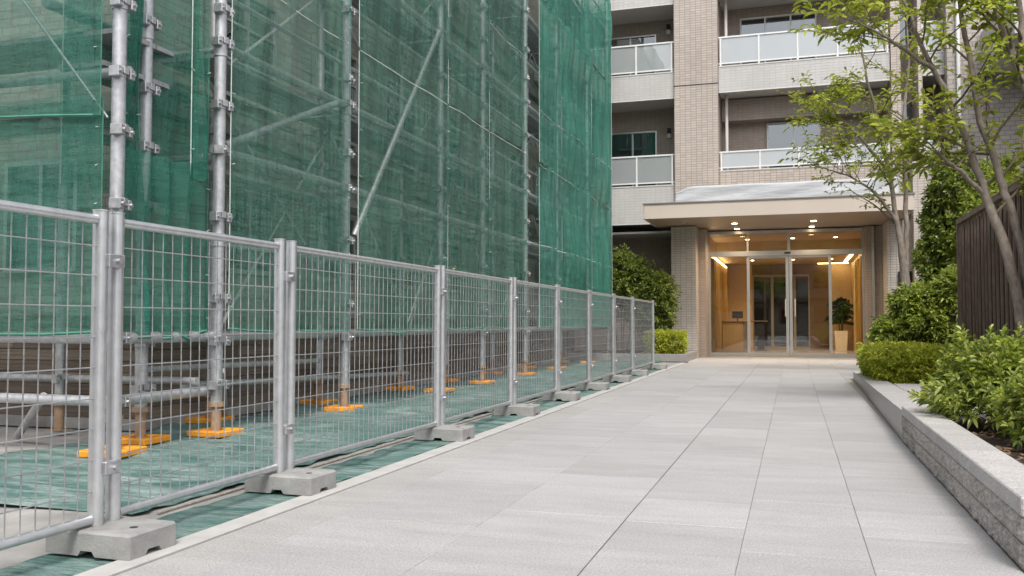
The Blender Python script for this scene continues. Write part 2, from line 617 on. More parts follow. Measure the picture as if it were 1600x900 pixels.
for ci in range(len(XJ) - 1):
    x0, x1 = XJ[ci], XJ[ci + 1]
    x1 -= 0.0018 if x1 == -0.83 else 0
    x0 += 0.0018 if x0 == -0.83 else 0
    ln = [1.2, 0.6, 0.6, 0.6, 0.6, 0.6][ci]
    y = 2.1 + [0.0, 0.30, 0.12, 0.05, 0.20, 0.05][ci]
    while y < 23.6:
        y1 = min(y + ln, 23.7)
        if y1 - y > 0.1:
            slab(x0, x1, y, y1, 'slab_edge' if ci == 0 else 'slab_granite')
        y += ln
    # the strip under and behind the camera
    slab(x0, x1, 0.3, 2.1 + [0.0, 0.30, 0.12, 0.05, 0.20, 0.05][ci], 'slab_edge' if ci == 0 else 'slab_granite')
for k in range(11):
    slab(0.868, 1.60, 17.27 + k * 0.585, 17.27 + (k + 1) * 0.585, 'slab_granite')
MB().box(-0.833, -0.827, 0.3, 23.7, -0.03, -0.002).build('expansion_joint', 'joint_seal', pav)
terr = struct(MB().box(-3.4, 2.6, 23.70, 28.6, -0.05, -0.006).build('entrance_terrace', 'mortar'))
for i in range(8):
    for j in range(4):
        ya, yb = 23.7 + j * 1.075, 23.7 + (j + 1) * 1.075
        g = 0.003
        link('terrace_slab', MB().cbox(g, 0.75 - g, g, yb - ya - g, -0.04, 0.0, 0.002).mesh('terrace_slab') if (i, j) == (0, 0) else bpy.data.meshes['terrace_slab'],
             'terrace_stone' if j else 'slab_granite', terr, (-3.4 + i * 0.75, ya, 0.0))

# ------------------------------------------------------------------ ground sheets inside the fence


def sheet(name, x0, x1, y0, y1, z, nx, ny, label, amp=0.02, ragged=0.03):
    xs = np.linspace(0, 1, nx)
    ys = np.linspace(0, 1, ny)
    gx, gy = np.meshgrid(xs, ys)
    X = x0 + gx * (x1 - x0)
    Y = y0 + gy * (y1 - y0)
    ph = RNG.uniform(0, 6.28, 8)
    Z = np.zeros_like(X)
    for k in range(8):
        fx, fy = RNG.uniform(0.4, 2.5), RNG.uniform(2.0, 9.0)
        Z += np.sin(X * fx + Y * fy + ph[k]) * (amp / 3.2)
    Z = np.abs(Z) * 1.4 + z
    edge = (gx < 1e-6) | (gx > 1 - 1e-6) | (gy < 1e-6) | (gy > 1 - 1e-6)
    X = X + edge * RNG.normal(0, ragged * 0.35, X.shape)
    Y = Y + edge * (gy < 1e-6) * np.sin(X * 5 + 1) * ragged
    V = np.stack([X, Y, Z], -1).reshape(-1, 3)
    idx = np.arange(nx * ny).reshape(ny, nx)
    F = np.stack([idx[:-1, :-1], idx[:-1, 1:], idx[1:, 1:], idx[1:, :-1]], -1).reshape(-1, 4)
    o = link(name, npmesh(name, V, F, 'tarp_green', True), None)
    md = o.modifiers.new('thickness', 'SOLIDIFY')
    md.thickness = 0.004
    return tag(o, label, 'ground sheet')


sheet('ground_sheet', -5.72, -3.30, 3.92, 24.0, -0.008, 40, 260, 'wide dusty green ground sheet under the scaffold behind the wire fence')
sheet('ground_sheet', -3.12, -2.735, 1.6, 21.0, -0.009, 12, 240, 'narrow green sheet strip running under the concrete blocks beside pale kerb', 0.010, 0.02)
pp = MB()
pp.tube((-3.22, 4.0, -0.004), (-3.20, 22.0, -0.004), 0.007, 8)
tag(pp.build('conduit_pipe', 'mortar', smooth=True), 'thin pale conduit lying on the ground between the two green sheets', 'pipe')

# ------------------------------------------------------------------ concrete fence blocks and wire fence
FX = -2.95
PAIRS = [3.31, 4.79, 7.27, 9.40, 11.36, 13.28, 15.20, 17.12, 19.75]


def block_mesh():
    L, W, H = 0.225, 0.15, 0.105
    c = 0.01
    # outline of the long side with a fork slot, extruded across; end slots cut by a second profile
    bm = bmesh.new()
    prof = [(-L, 0.0), (-0.045, 0.0), (-0.03, 0.022), (0.03, 0.022), (0.045, 0.0), (L, 0.0), (L, H - c), (L - c, H), (-L + c, H), (-L, H - c)]
    ys = [-W, -W + c, -0.05, -0.035, 0.035, 0.05, W - c, W]
    rings = []
    for i, y in enumerate(ys):
        r = []
        for (x, z) in prof:
            zz, xx = z, x
            if i in (0, len(ys) - 1):
                zz = min(z, H - c) if z > 0.05 else z
                xx = max(min(x, L - c * 0.5), -L + c * 0.5)
            if i in (3, 4) and z < 0.001:
                zz = 0.022
            r.append(bm.verts.new((xx, y, zz)))
        rings.append(r)
    n = len(prof)
    for a, b in zip(rings[:-1], rings[1:]):
        for k in range(n):
            bm.faces.new((a[k], a[(k + 1) % n], b[(k + 1) % n], b[k]))
    bm.faces.new(rings[0][::-1])
    bm.faces.new(rings[-1])
    bmesh.ops.recalc_face_normals(bm, faces=bm.faces)
    m = MB()
    m.addbm(bm)
    return m.mesh('concrete_block')


BLK = block_mesh()
HOLE = MB().tube((0.135, -0.02, 0.1042), (0.135, -0.02, 0.1064), 0.018, 12).mesh('lifting_hole')
ordn = ['nearest', 'second', 'third', 'fourth', 'fifth', 'sixth', 'seventh', 'eighth', 'farthest']
for i, y in enumerate(PAIRS):
    b = link('concrete_block', BLK, 'block_concrete', None, (FX + 0.065, y - 0.02, 0.007))
    b.rotation_euler.z = random.uniform(-0.03, 0.03)
    lab = ['large grey concrete base block nearest the camera under the fence posts',
           'grey concrete base block second from the camera along the fence',
           'grey concrete base block third from the camera along the fence',
           'grey concrete base block fourth from the camera along the fence',
           'grey concrete base block fifth from the camera along the fence',
           'grey concrete base block sixth from the camera along the fence',
           'grey concrete base block seventh from the camera along the fence',
           'small grey concrete base block second from the far end of the fence',
           'small grey concrete base block under the last post at the far fence end'][i]
    tag(b, lab, 'concrete block', 'concrete blocks holding the wire fence')
    link('lifting_hole', HOLE, 'dark_hole', b)

PH = 1.50
POST = MB()
POST.tube((0, 0, 0.098), (0, 0, PH), 0.033, 16)
POST_M = POST.mesh('post', True)
CAP_M = MB().tube((0, 0, PH), (0, 0, PH + 0.006), 0.036, 16).mesh('cap', True)
ZW = [1.345 - k * 0.135 for k in range(9)]
VW_M = MB().tube((0, 0, 0.135), (0, 0, 1.462), 0.0029, 6).mesh('wire', True)
CL = MB()
CL.cbox(0.018, 0.052, -0.055, 0.045, -0.03, 0.03, 0.004)
CL.tube((0.05, 0.0, 0.0), (0.066, 0.0, 0.0), 0.013, 6)
CL_M = CL.mesh('clamp')


def fence_panel(y0, y1, label, clamp=True):
    p = thing('fence_panel', label, 'fence', (FX, y0, 0), 'wire mesh fence panels in a row')
    L = y1 - y0
    p.rotation_euler = (random.uniform(-0.002, 0.002), random.uniform(-0.006, 0.006), random.uniform(-0.003, 0.003))
    for yy in (0.0, L):
        po = link('post', POST_M, 'galvanised', p, (0, yy, 0))
        link('cap', CAP_M, 'galvanised', po)
    MB().tube((0, 0.03, 1.462), (0, L - 0.03, 1.462), 0.021, 12).build('top_rail', 'galvanised', p, True)
    MB().tube((0, 0.03, 0.140), (0, L - 0.03, 0.140), 0.021, 12).build('bottom_rail', 'galvanised', p, True)
    hw = MB().tube((0, 0.02, 0), (0, L - 0.02, 0), 0.0030, 6).mesh('wire', True)
    for z in ZW:
        link('wire', hw, 'wire_steel', p, (0.0075, 0, z + random.uniform(-0.002, 0.002)))
    n = max(3, int(round((L - 0.06) / 0.0735)))
    for k in range(1, n):
        w = link('wire', VW_M, 'wire_steel', p, (0, 0.03 + (L - 0.06) * k / n + random.uniform(-0.0015, 0.0015), 0))
        w.rotation_euler.x = random.uniform(-0.0012, 0.0012)
    if clamp:
        for z in (1.28, 0.36):
            link('clamp', CL_M, 'coupler_steel', p, (0, L + 0.055, z))
    return p


plabels = ['wire mesh fence panel nearest the camera, cut off by the left photo edge',
           'large wire mesh fence panel between the first and second concrete blocks',
           'wide wire mesh fence panel between the second and third concrete blocks',
           'wire mesh fence panel between the third and fourth concrete blocks',
           'wire mesh fence panel between the fourth and fifth concrete blocks',
           'wire mesh fence panel between the fifth and sixth concrete blocks',
           'wire mesh fence panel between the sixth and seventh concrete blocks',
           'narrow looking wire mesh fence panel second from the far end of the row',
           'last wire mesh fence panel at the far end beside the low hedge']
ends = [1.25] + PAIRS
for i in range(len(ends) - 1):
    y0 = ends[i] + (0.056 if i else 0)
    y1 = ends[i + 1] - (0.056 if i < len(ends) - 2 else 0.0)
    fence_panel(y0, y1, plabels[i], clamp=i < len(ends) - 2)

# ------------------------------------------------------------------ scaffold
SX, SI = -4.92, -5.62          # front row and inner row
FRONT = [5.60, 6.87, 9.26, 12.15, 14.02, 16.50, 18.92, 21.95, 24.55]
scaf = thing('scaffold', 'tall galvanised tube scaffold standing behind the wire fence under green netting', 'scaffold', (SX, 5.6, 0))


def sp(p):
    """world point to the scaffold's own frame"""
    return (p[0] - SX, p[1] - 5.6, p[2])


PR = 0.052
CPL = MB()
CPL.tube((0, 0, -0.035), (0, 0, 0.035), PR + 0.014, 14)
CPL.cbox(-0.02, 0.085, -0.105, -0.045, -0.045, 0.045, 0.006)
CPL.cbox(-0.02, 0.085, 0.045, 0.105, -0.045, 0.045, 0.006)
CPL.tube((0.085, -0.075, 0), (0.105, -0.075, 0), 0.016, 6)
CPL.tube((0.085, 0.075, 0), (0.105, 0.075, 0), 0.016, 6)
CPL.cbox(0.05, 0.085, -0.03, 0.03, -0.012, 0.055, 0.004)
CPL_M = CPL.mesh('coupler')
SLV_M = MB().tube((0, 0, -0.06), (0, 0, 0.06), PR + 0.008, 14).mesh('sleeve', True)
JACK = MB()
JACK.tube((0, 0, 0.02), (0, 0, 0.34), PR - 0.008, 12)
JACK.tube((0, 0, 0.26), (0, 0, 0.30), PR + 0.02, 8)
JACK_M = JACK.mesh('base_jack', True)
PAD = MB()
for (a, b, c, d) in ((-0.2, 0.2, -0.2, -0.10), (-0.2, 0.2, 0.10, 0.2), (-0.2, -0.10, -0.10, 0.10), (0.10, 0.2, -0.10, 0.10)):
    PAD.cbox(a, b, c, d, 0.0, 0.052, 0.008)
PAD.box(-0.105, 0.105, -0.105, 0.105, 0.0, 0.030)
PAD.v = [(x * 0.88, y * 0.88, z) for (x, y, z) in PAD.v]
PAD_M = PAD.mesh('base_pad')
JPL = MB()
JPL.box(-0.075, 0.075, -0.075, 0.075, 0.0305, 0.040)
JPL_M = JPL.mesh('base_plate')


def standard(x, y, top, zc, label=None, thick=1.0, jackmat='jack_rust', rot=0.0):
    s = MB().tube((0, 0, 0.30), (0, 0, top), PR * thick, 14).build('standard', 'scaffold_steel', scaf, True, sp((x, y, 0)))
    link('base_jack', JACK_M, jackmat, s)
    link('base_plate', JPL_M, 'jack_rust', s)
    for z in zc:
        c = link('coupler', CPL_M, 'coupler_steel', s, (0, 0, z))
        c.rotation_euler.z = rot + random.choice((0, 0, 0.25, -0.2))
        c.scale = (thick * 0.88, thick * 0.9, 0.9)
    z = 1.75
    while z < top:
        link('sleeve', SLV_M, 'scaffold_steel', s, (0, 0, z))
        z += 1.72
    if label:
        p = link('base_pad', PAD_M, 'pad_orange', None, (x, y, 0.004))
        p.rotation_euler.z = random.uniform(-0.12, 0.12)
        tag(p, label, 'base pad', 'orange pads under the scaffold poles')
    return s


LEV = [0.885, 2.58, 3.55, 5.30, 7.10, 8.90, 10.6]
ZC = [0.84, 1.22, 1.95, 2.55, 2.96, 3.53, 3.83, 4.63, 5.28, 5.75, 6.30, 7.08, 7.7, 8.3, 8.88, 9.5, 10.1, 10.6]
padl = ['orange plastic pad under the corner scaffold pole, half hidden by nearest fence posts', 'bright orange plastic pad under the first scaffold pole seen whole in the second fence panel',
        'orange plastic pad with toothed rim behind the third fence panel', 'orange plastic pad behind the fence posts on the third concrete block',
        'orange plastic pad behind the fourth fence panel', 'orange plastic pad under the scaffold pole standing free in the net gap',
        'orange plastic pad under the first pole beyond the net gap', 'orange plastic pad second from the far end of the scaffold', 'orange plastic pad at the far end of the scaffold']
for i, y in enumerate(FRONT):
    top = 5.2 if i < 2 else 11.4
    zc = [z for z in ZC if z < top]
    if i == 0:
        zc = [0.40, 0.885, 1.906, 2.471, 2.915, 3.458, 4.2]
    if i == 1:
        zc = [0.45] + zc
    standard(SX, y, top, zc, padl[i], 1.0, 'jack_paint' if i > 1 else 'jack_rust')
standard(-5.22, 6.26, 5.2, [0.45, 0.84, 1.28, 1.98, 2.08 + 0.4, 2.98, 3.55, 4.2], 'bright orange plastic pad between the corner pole and first bay pole')
INNER = [7.75, 9.9, 12.3, 14.2, 16.6, 19.0, 22.0]
for i, y in enumerate(INNER):
    standard(SI, y, 11.0, [z for z in ZC[::2]],
             ['orange pad deep behind the second fence panel against the plank wall', 'orange pad at the plank wall behind the third fence panel',
              'small orange pad at the plank wall left of the third block posts', 'small orange pad at the plank wall behind the fourth fence panel',
              'small orange pad at the plank wall behind the net gap pole', 'tiny orange pad at the plank wall beyond the net gap',
              'tiny orange pad at the plank wall near the far scaffold end'][i], 0.9, 'jack_paint')


def bar(name, a, b, r=0.044, mat='scaffold_steel', n=10):
    return MB().tube(sp(a), sp(b), r, n).build(name, mat, scaf, True)


for zi, z in enumerate(LEV):
    for i in range(len(FRONT) - 1):
        y0, y1 = FRONT[i], FRONT[i + 1]
        if i == 0 and z > 5:
            continue
        if i < 2 and z > 6:
            continue
        xl = SX - 0.72 if (i == 0 and z > 1) else SX - 0.07
        bar('ledger', (xl, y0, z), (xl, y1, z), 0.046 if z != 0.885 else 0.05)
    for i in range(len(INNER) - 1):
        if zi != 0:
            bar('ledger', (SI + 0.05, INNER[i], z - 0.08), (SI + 0.05, INNER[i + 1], z - 0.08), 0.036)
    for i, y in enumerate(FRONT):
        if (i < 2 and z > 5) or zi == 0 or i == 0:
            continue
        bar('transom', (SX - 0.02, y + 0.07, z - 0.06), (SI - 0.12, y + 0.07, z - 0.06), 0.036)
    # guard rails
    for i in range(1, len(FRONT) - 1):
        if z < 3 or (i < 2 and z > 5):
            continue
        bar('guard_rail', (SI + 0.09, FRONT[i] + 0.1, z - 0.32), (SI + 0.09, FRONT[i + 1] - 0.1, z - 0.32), 0.030)
for z in (1.72, 4.02, 4.75, 6.15, 7.85, 9.6):
    for i in range(1, len(FRONT) - 1):
        if i < 2 and z > 5:
            continue
        bar('guard_rail', (SX - 0.06, FRONT[i], z), (SX - 0.06, FRONT[i + 1], z), 0.024, 'galvanised', 8)
for i in range(len(INNER) - 1):
    for (za, zb) in ((1.0, 3.4), (3.6, 5.2), (5.4, 7.0)):
        a, b = (INNER[i], INNER[i + 1]) if (i + int(za)) % 2 else (INNER[i + 1], INNER[i])
        bar('brace', (SI + 0.13, a, za), (SI + 0.13, b, zb), 0.020, 'galvanised', 8)
# low tubes near the corner and end face tubes
bar('ledger', (SX - 0.06, 5.55, 0.40), (SX - 0.06, 6.95, 0.40), 0.044)
bar('ledger', (-5.45, 7.1, 0.42), (-5.45, 12.2, 0.26), 0.035)
bar('ledger', (-5.35, 6.4, 0.60), (-5.45, 9.6, 0.55), 0.030)
bar('transom', (SX, 5.66, 0.40), (-9.0, 5.66, 0.41), 0.042)
bar('transom', (SX, 5.66, 0.885), (-9.0, 5.66, 0.90), 0.048)
bar('transom', (SX, 5.72, 2.97), (-9.0, 5.72, 2.98), 0.040)
bar('transom', (SX, 6.6, 0.50), (-9.0, 6.6, 0.50), 0.034)
bar('brace', (-5.72, 5.74, 0.42), (-6.30, 6.05, 0.04), 0.032)
bar('brace', (-6.02, 5.62, 3.75), (-5.02, 5.60, 2.58), 0.012)
bar('brace', (SX - 0.02, 6.97, 2.62), (SX - 0.02, 9.05, 3.50), 0.038)
bar('brace', (SX + 0.01, 9.45, 2.02), (SX + 0.01, 12.08, 5.28), 0.040)
bar('brace', (SI + 0.1, 7.4, 3.5), (SI + 0.1, 9.8, 1.6), 0.026)
bar('brace', (SI + 0.1, 14.2, 3.5), (SI + 0.1, 12.4, 0.9), 0.03)
bar('brace', (-5.55, 7.9, 0.05), (-5.2, 7.35, 0.55), 0.03)
for y in (3.0,):
    pass
# end face inner poles
for x in (-6.35, -7.9):
    standard(x, 6.55, 5.0, [0.5, 2.9], None, 0.8)
# decks
for z in (2.44, 3.42, 5.18, 6.98, 8.78):
    for i in range(1, len(FRONT) - 1):
        if i < 2 and z > 5:
            continue
        for k in range(3):
            xa = SX - 0.10 - k * 0.20
            if z < 3 and k == 0:
                continue
            a = sp((xa - 0.185, FRONT[i] + 0.03, z))
            b = sp((xa, FRONT[i + 1] - 0.03, z + 0.04))
            MB().box(a[0], b[0], a[1], b[1], a[2], b[2]).build('deck_board', 'deck_steel', scaf)
for k in range(2):
    a = sp((SX - 0.28 - k * 0.24, 5.75, 3.05))
    MB().box(a[0] - 0.22, a[0], a[1], a[1] + 1.25, a[2], a[2] + 0.04).build('deck_board', 'deck_steel', scaf)
for k in range(3):
    a = sp((SX - 0.2, 5.85 + k * 0.24, 2.99))
    MB().box(a[0] - 4.0, a[0] - 0.05, a[1], a[1] + 0.22, a[2] + 0.35, a[2] + 0.39).build('deck_board', 'deck_steel', scaf)

# ------------------------------------------------------------------ safety nets


def net(name, p0, p1, z0, z1, label, mat='net_green', amp=0.03, folds=3.0, nx=50, nz=60, hem=True, gather=0.0, seam=None, sag=0.02, norm=None, bulge=0.03):
    """hanging net between two plan points; gather pulls the lower half together into folds"""
    a = np.array([p0[0], p0[1]])
    b = np.array([p1[0], p1[1]])
    L = np.linalg.norm(b - a)
    d = (b - a) / L
    nrm = np.array([d[1], -d[0]]) if norm is None else np.array(norm)
    u = np.linspace(0, 1, nx)
    w = np.linspace(0, 1, nz)
    U, W = np.meshgrid(u, w)
    disp = np.zeros_like(U)
    for k in range(9):
        f = folds * RNG.uniform(0.4, 3.2) * L
        ph = RNG.uniform(0, 6.28)
        slope = RNG.uniform(-1.2, 1.2)
        env = 0.35 + 0.65 * np.sin(np.pi * (W * RNG.uniform(0.4, 1.4) + RNG.uniform(0, 1))) ** 2
        disp += np.sin(U * f * 2 + W * slope * 2 + ph) * env * amp / 2.4 / (1 + 0.15 * k)
    for k in range(4):
        disp += np.sin(W * RNG.uniform(3, 11) + U * RNG.uniform(-3, 3) + RNG.uniform(0, 6)) * amp * 0.25
    edge = np.minimum(1, np.minimum(U, 1 - U) * 8)
    disp = disp * (0.04 + 0.96 * edge) + bulge * np.sin(np.pi * U) * np.sin(np.pi * np.clip(W, 0, 1))
    Z = z0 + W * (z1 - z0)
    wav = np.interp(u, np.linspace(0, 1, 9), RNG.normal(0, sag, 9))
    Z = Z + (1 - W) ** 6 * wav[None, :] - (1 - W) ** 6 * sag * 1.2 * np.sin(np.pi * U)
    UU = U + gather * (0.5 - U) * np.sin(np.pi * W)
    X = a[0] + d[0] * L * UU + nrm[0] * disp
    Y = a[1] + d[1] * L * UU + nrm[1] * disp
    V = np.stack([X, Y, Z], -1)
    idx = np.arange(nx * nz).reshape(nz, nx)
    F = np.stack([idx[:-1, :-1], idx[:-1, 1:], idx[1:, 1:], idx[1:, :-1]], -1).reshape(-1, 4)
    root = thing(name, label, 'safety net', (a[0], a[1], z0), 'green nets hung on the scaffold')
    off = np.array([a[0], a[1], z0])
    link('net_cloth', npmesh('net_cloth', V.reshape(-1, 3) - off, F, mat, True), None, root)
    if hem:
        q = (V[0] - off)
        h = MB().path([tuple(x) for x in q[::2]], [0.012] * len(q[::2]), 5)
        h.build('hem', 'hem_green', root, True)
    for s in (0, nx - 1):
        q = (V[:, s] - off)
        MB().path([tuple(x) for x in q[::3]], [0.0045] * len(q[::3]), 5).build('edge_cord', 'hem_green' if s else 'rope_white', root, True)
    tie = MB()
    for s in (1, nx - 2):
        for k in range(4, nz - 2, 13):
            q = V[k, s] - off
            tie.tube((q[0] + 0.004, q[1] - 0.014, q[2]), (q[0] + 0.02, q[1] + 0.014, q[2] + random.uniform(-0.02, 0.02)), 0.005, 5)
    tie.build('tie_cords', 'tie_grey', root)['kind'] = 'stuff'
    if seam:
        for zs in seam:
            k = int(np.clip((zs - z0) / (z1 - z0) * (nz - 1), 0, nz - 1))
            q = np.stack([np.interp(u, [0, 0.25, 0.5, 0.75, 1], V[k, [0, nx // 4, nx // 2, 3 * nx // 4, nx - 1], c]) for c in range(3)], -1) - off + np.array([nrm[0] * 0.022, nrm[1] * 0.022, 0])
            MB().path([tuple(x) for x in q[::4]], [0.006] * len(q[::4]), 5).build('seam_rope', 'rope_white', root, True)
    return root


NX = SX + 0.075
net('safety_net', (-9.2, 5.53), (-5.0, 5.53), 0.93, 2.72, 'lower green net sheet left of the corner scaffold pole', 'net_left', 0.03, 0.5, 70, 80, sag=0.012, norm=(0, -1), bulge=0.05)
net('safety_net', (-9.2, 5.50), (-5.0, 5.50), 2.58, 5.0, 'upper green net sheet left of the corner pole, a thin diagonal rod behind it', 'net_left', 0.03, 0.5, 70, 80, sag=0.05, norm=(0, -1), bulge=0.05)
net('safety_net', (-4.99, 5.68), (-4.99, 6.81), 0.92, 2.38, 'crumpled dark green net low between the corner pole and first bay pole', 'net_fold', 0.07, 4.5, 80, 50, sag=0.03, norm=(1, 0), bulge=0.0)
net('safety_net', (-5.56, 5.70), (-5.12, 6.82), 2.1, 5.0, 'creased net sheet behind the two leftmost poles above the crumpled net', 'net_fold', 0.07, 2.6, 80, 70, hem=False, sag=0.05, norm=(1, 0), bulge=0.0)
net('safety_net', (-5.02, 6.60), (-4.99, 6.80), 2.30, 5.0, 'narrow bunched net strip hanging beside the first bay pole', 'net_fold', 0.045, 9, 40, 50, hem=False, sag=0.03, norm=(1, 0), bulge=0.0)
net('safety_net', (-5.12, 5.80), (-5.08, 6.10), 1.9, 4.2, 'thin gathered net strip between the two leftmost scaffold poles', 'net_fold', 0.06, 9, 30, 50, hem=False, sag=0.06, norm=(1, 0), bulge=0.0, gather=0.6)
tiers = [0.93, 4.22, 7.6, 11.2]
bays = [(6.93, 9.20, 0, 'first full bay right of the bunched net'), (9.33, 12.15, 1, 'bay crossed by the steep diagonal brace'), (12.15, 14.02, 1, 'third bay, just right of the diagonal brace'),
        (14.02, 16.22, 2, 'bay just left of the dark net gap')]
for (ya, yb, nt, words) in bays:
    for t in range(nt + 1):
        z0, z1 = tiers[t], (tiers[t + 1] if t < nt else [5.2, 6.6, 8.2][nt] if nt else 4.9)
        if nt == 0:
            z1 = 4.9
        pos = ['lower', 'upper', 'topmost'][t] if nt else 'single'
        nx_ = NX if nt == 0 else SX + 0.125
        net('safety_net', (nx_, ya), (nx_, yb), z0, z1 - (0.0 if t == nt else 0.004), f'{pos} green net sheet in the {words}', 'net_green', 0.045, 1.9, 80, 80,
            hem=(t == 0), sag=0.015 if t == 0 else 0.0, seam=[4.2] if (t == 0 and z1 >= 4.2) or nt == 0 else ([6.03] if t == 1 and nt > 1 else None))
for (ya, yb, words) in [(17.10, 18.92, 'just right of the dark net gap'), (18.92, 21.95, 'second bay right of the dark gap'), (21.95, 24.52, 'far end bay beside the apartment balconies')]:
    for t in range(3):
        z0, z1 = tiers[t], tiers[t + 1] - 0.004
        if ya > 21 and t == 2:
            z1 = 10.1
        net('safety_net', (SX + 0.125, ya), (SX + 0.125, yb), z0, z1, f'{["lower", "middle", "upper"][t]} dense green net sheet, {words}', 'net_dense', 0.075, 2.6, 90, 60,
            hem=(t == 0), sag=0.01, seam=[[2.58, 4.19], [5.3], [8.9]][t])
net('safety_net', (SX + 0.125, 24.58), (-6.6, 24.60), 0.93, 10.0, 'green net closing the far end face of the scaffold', 'net_dense', 0.03, 2.0, 30, 60, norm=(0, 1))

# ------------------------------------------------------------------ building under renovation behind the nets
ren = thing('renovation_building', 'brick walled building behind green netting with weathered plank base', 'building', (-5.8, 7.0, 0))


def rp(o):
    o.parent = ren
    o.location = (5.8, -7.0, 0)
    return o


rp(MB().box(-18, -5.84, 7.04, 24.4, 0.0, 12.5).build('wall', 'old_wall'))
rp(MB().box(-18, -5.72, 6.94, 24.42, 3.02, 3.20).build('ledge', 'site_concrete'))
rp(MB().box(-18, -5.72, 6.94, 24.42, 6.3, 6.5).build('ledge', 'site_concrete'))
rp(MB().box(-18, -5.72, 6.94, 24.42, 9.5, 9.7).build('ledge', 'site_concrete'))
plank_cache = {}
for row in range(9):
    z0 = 0.10 + row * 0.108
    y = 7.03 - random.uniform(0, 1.5)
    first = True
    while y < 24.2:
        ln = random.choice((1.8, 2.4, 3.0))
        ya, yb = max(y, 6.96), min(y + ln, 24.3)
        y += ln
        if yb - ya < 0.15:
            continue
        m = MB().box(0, 0.035, 0.003, yb - ya - 0.003, 0.004, 0.106)
        o = m.build('plank', 'plank_wood', ren, loc=(-0.04 + random.uniform(0, 0.012), ya - 7.0, z0))
    x = -5.86
    while x > -11:
        ln = random.choice((1.5, 2.1, 2.4))
        MB().box(-ln + 0.003, -0.003, -0.035, 0, 0.004, 0.106).build('plank', 'plank_wood', ren, loc=(x + 5.8, 0.03 - random.uniform(0, 0.012), z0))
        x -= ln
MB().box(-12, 0.03, 0.0, 17.3, 0.0, 0.10).build('base_curb', 'site_concrete', ren, loc=(0.0, -0.06, 0))


def simple_window(parent, w, h, loc, axis='x', frame='aluminium', glass='window_glass', cols=2, rows=1, depth=0.06, back='room_dark'):
    """window whose pane, frame and dark room lie in front of a wall; axis = direction the window faces ('x' or 'y' negative)"""
    def bx(m, u0, u1, z0, z1, d0, d1):
        if axis == 'x':
            m.box(d0, d1, u0, u1, z0, z1)
        else:
            m.box(u0, u1, -d1, -d0, z0, z1)
        return m
    fr = MB()
    f = 0.045
    bx(fr, 0, w, 0, f, 0, depth)
    bx(fr, 0, w, h - f, h, 0, depth)
    bx(fr, 0, f, f, h - f, 0, depth)
    bx(fr, w - f, w, f, h - f, 0, depth)
    for c in range(1, cols):
        bx(fr, w * c / cols - f / 2, w * c / cols + f / 2, f, h - f, 0.002, depth - 0.006)
    for r in range(1, rows):
        bx(fr, f, w - f, h * r / rows - f / 3, h * r / rows + f / 3, 0.004, depth - 0.01)
    win = fr.build('window', frame, parent, loc=loc)
    if back:
        bx(MB(), f, w - f, f, h - f, 0.003, 0.008).build('interior', back, win)
    if glass:
        bx(MB(), f, w - f, f, h - f, 0.026, 0.030).build('pane', glass, win)
    return win


for k in range(8):
    yy = 8.0 + k * 2.05
    for z in (3.45, 6.75):
        simple_window(ren, 1.15, 1.25, (-0.035, yy - 7.0, z), 'x', 'aluminium', 'window_glass', 2, 3)
    simple_window(ren, 0.9, 0.9, (-0.035, yy - 7.0 + 0.2, 1.55), 'x', 'aluminium', 'window_glass', 2, 1)
for x in (-7.5, -9.3):
    simple_window(ren, 0.9, 1.1, (x + 5.8, 0.035, 1.5), 'y', 'aluminium', 'window_glass', 2, 1)

# ------------------------------------------------------------------ apartment building
apt = thing('apartment_building', 'tiled apartment block with glass balconies and a warm lit entrance lobby', 'building', (0, 28.0, 0))
OFF = Vector((0, -28.0, 0))


def ap(name, mb, mat, parent=None, smooth=False):
    """a part of the apartment building given in world coordinates"""
    o = mb.build(name, mat, parent or apt, smooth)
    if parent is None:
        o.location = OFF
    return o


WY = 26.30       # facade plane
RY = 27.75       # back wall of the balcony recesses
# tall tiled column and the lower column under the canopy
ap('column', MB().box(-3.25, -2.0, 26.18, 27.9, 4.15, 13.5), 'column_tile')
ap('expansion_joint', MB().box(-3.253, -1.997, 26.172, 26.3, 7.905, 7.93), 'dark_metal')
ap('column', MB().box(-3.37, -2.67, 26.20, 27.0, 0.0, 3.80), 'pier_tile')
ap('pier', MB().box(-2.67, -2.46, 26.95, 28.6, 0.0, 3.80), 'recess_tile')
# left bay: wall behind the shrubs on the ground floor, balconies above
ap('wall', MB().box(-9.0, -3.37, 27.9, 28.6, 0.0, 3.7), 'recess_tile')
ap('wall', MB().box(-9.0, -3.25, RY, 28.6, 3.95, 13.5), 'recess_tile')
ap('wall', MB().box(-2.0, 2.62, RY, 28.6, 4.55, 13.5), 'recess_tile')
ap('ground_soffit', MB().box(-9.0, -3.26, 26.5, 28.5, 3.66, 3.72), 'soffit_white')
ap('vent_grille', MB().box(-4.55, -4.05, 27.86, 27.90, 2.35, 2.75), 'dark_metal')


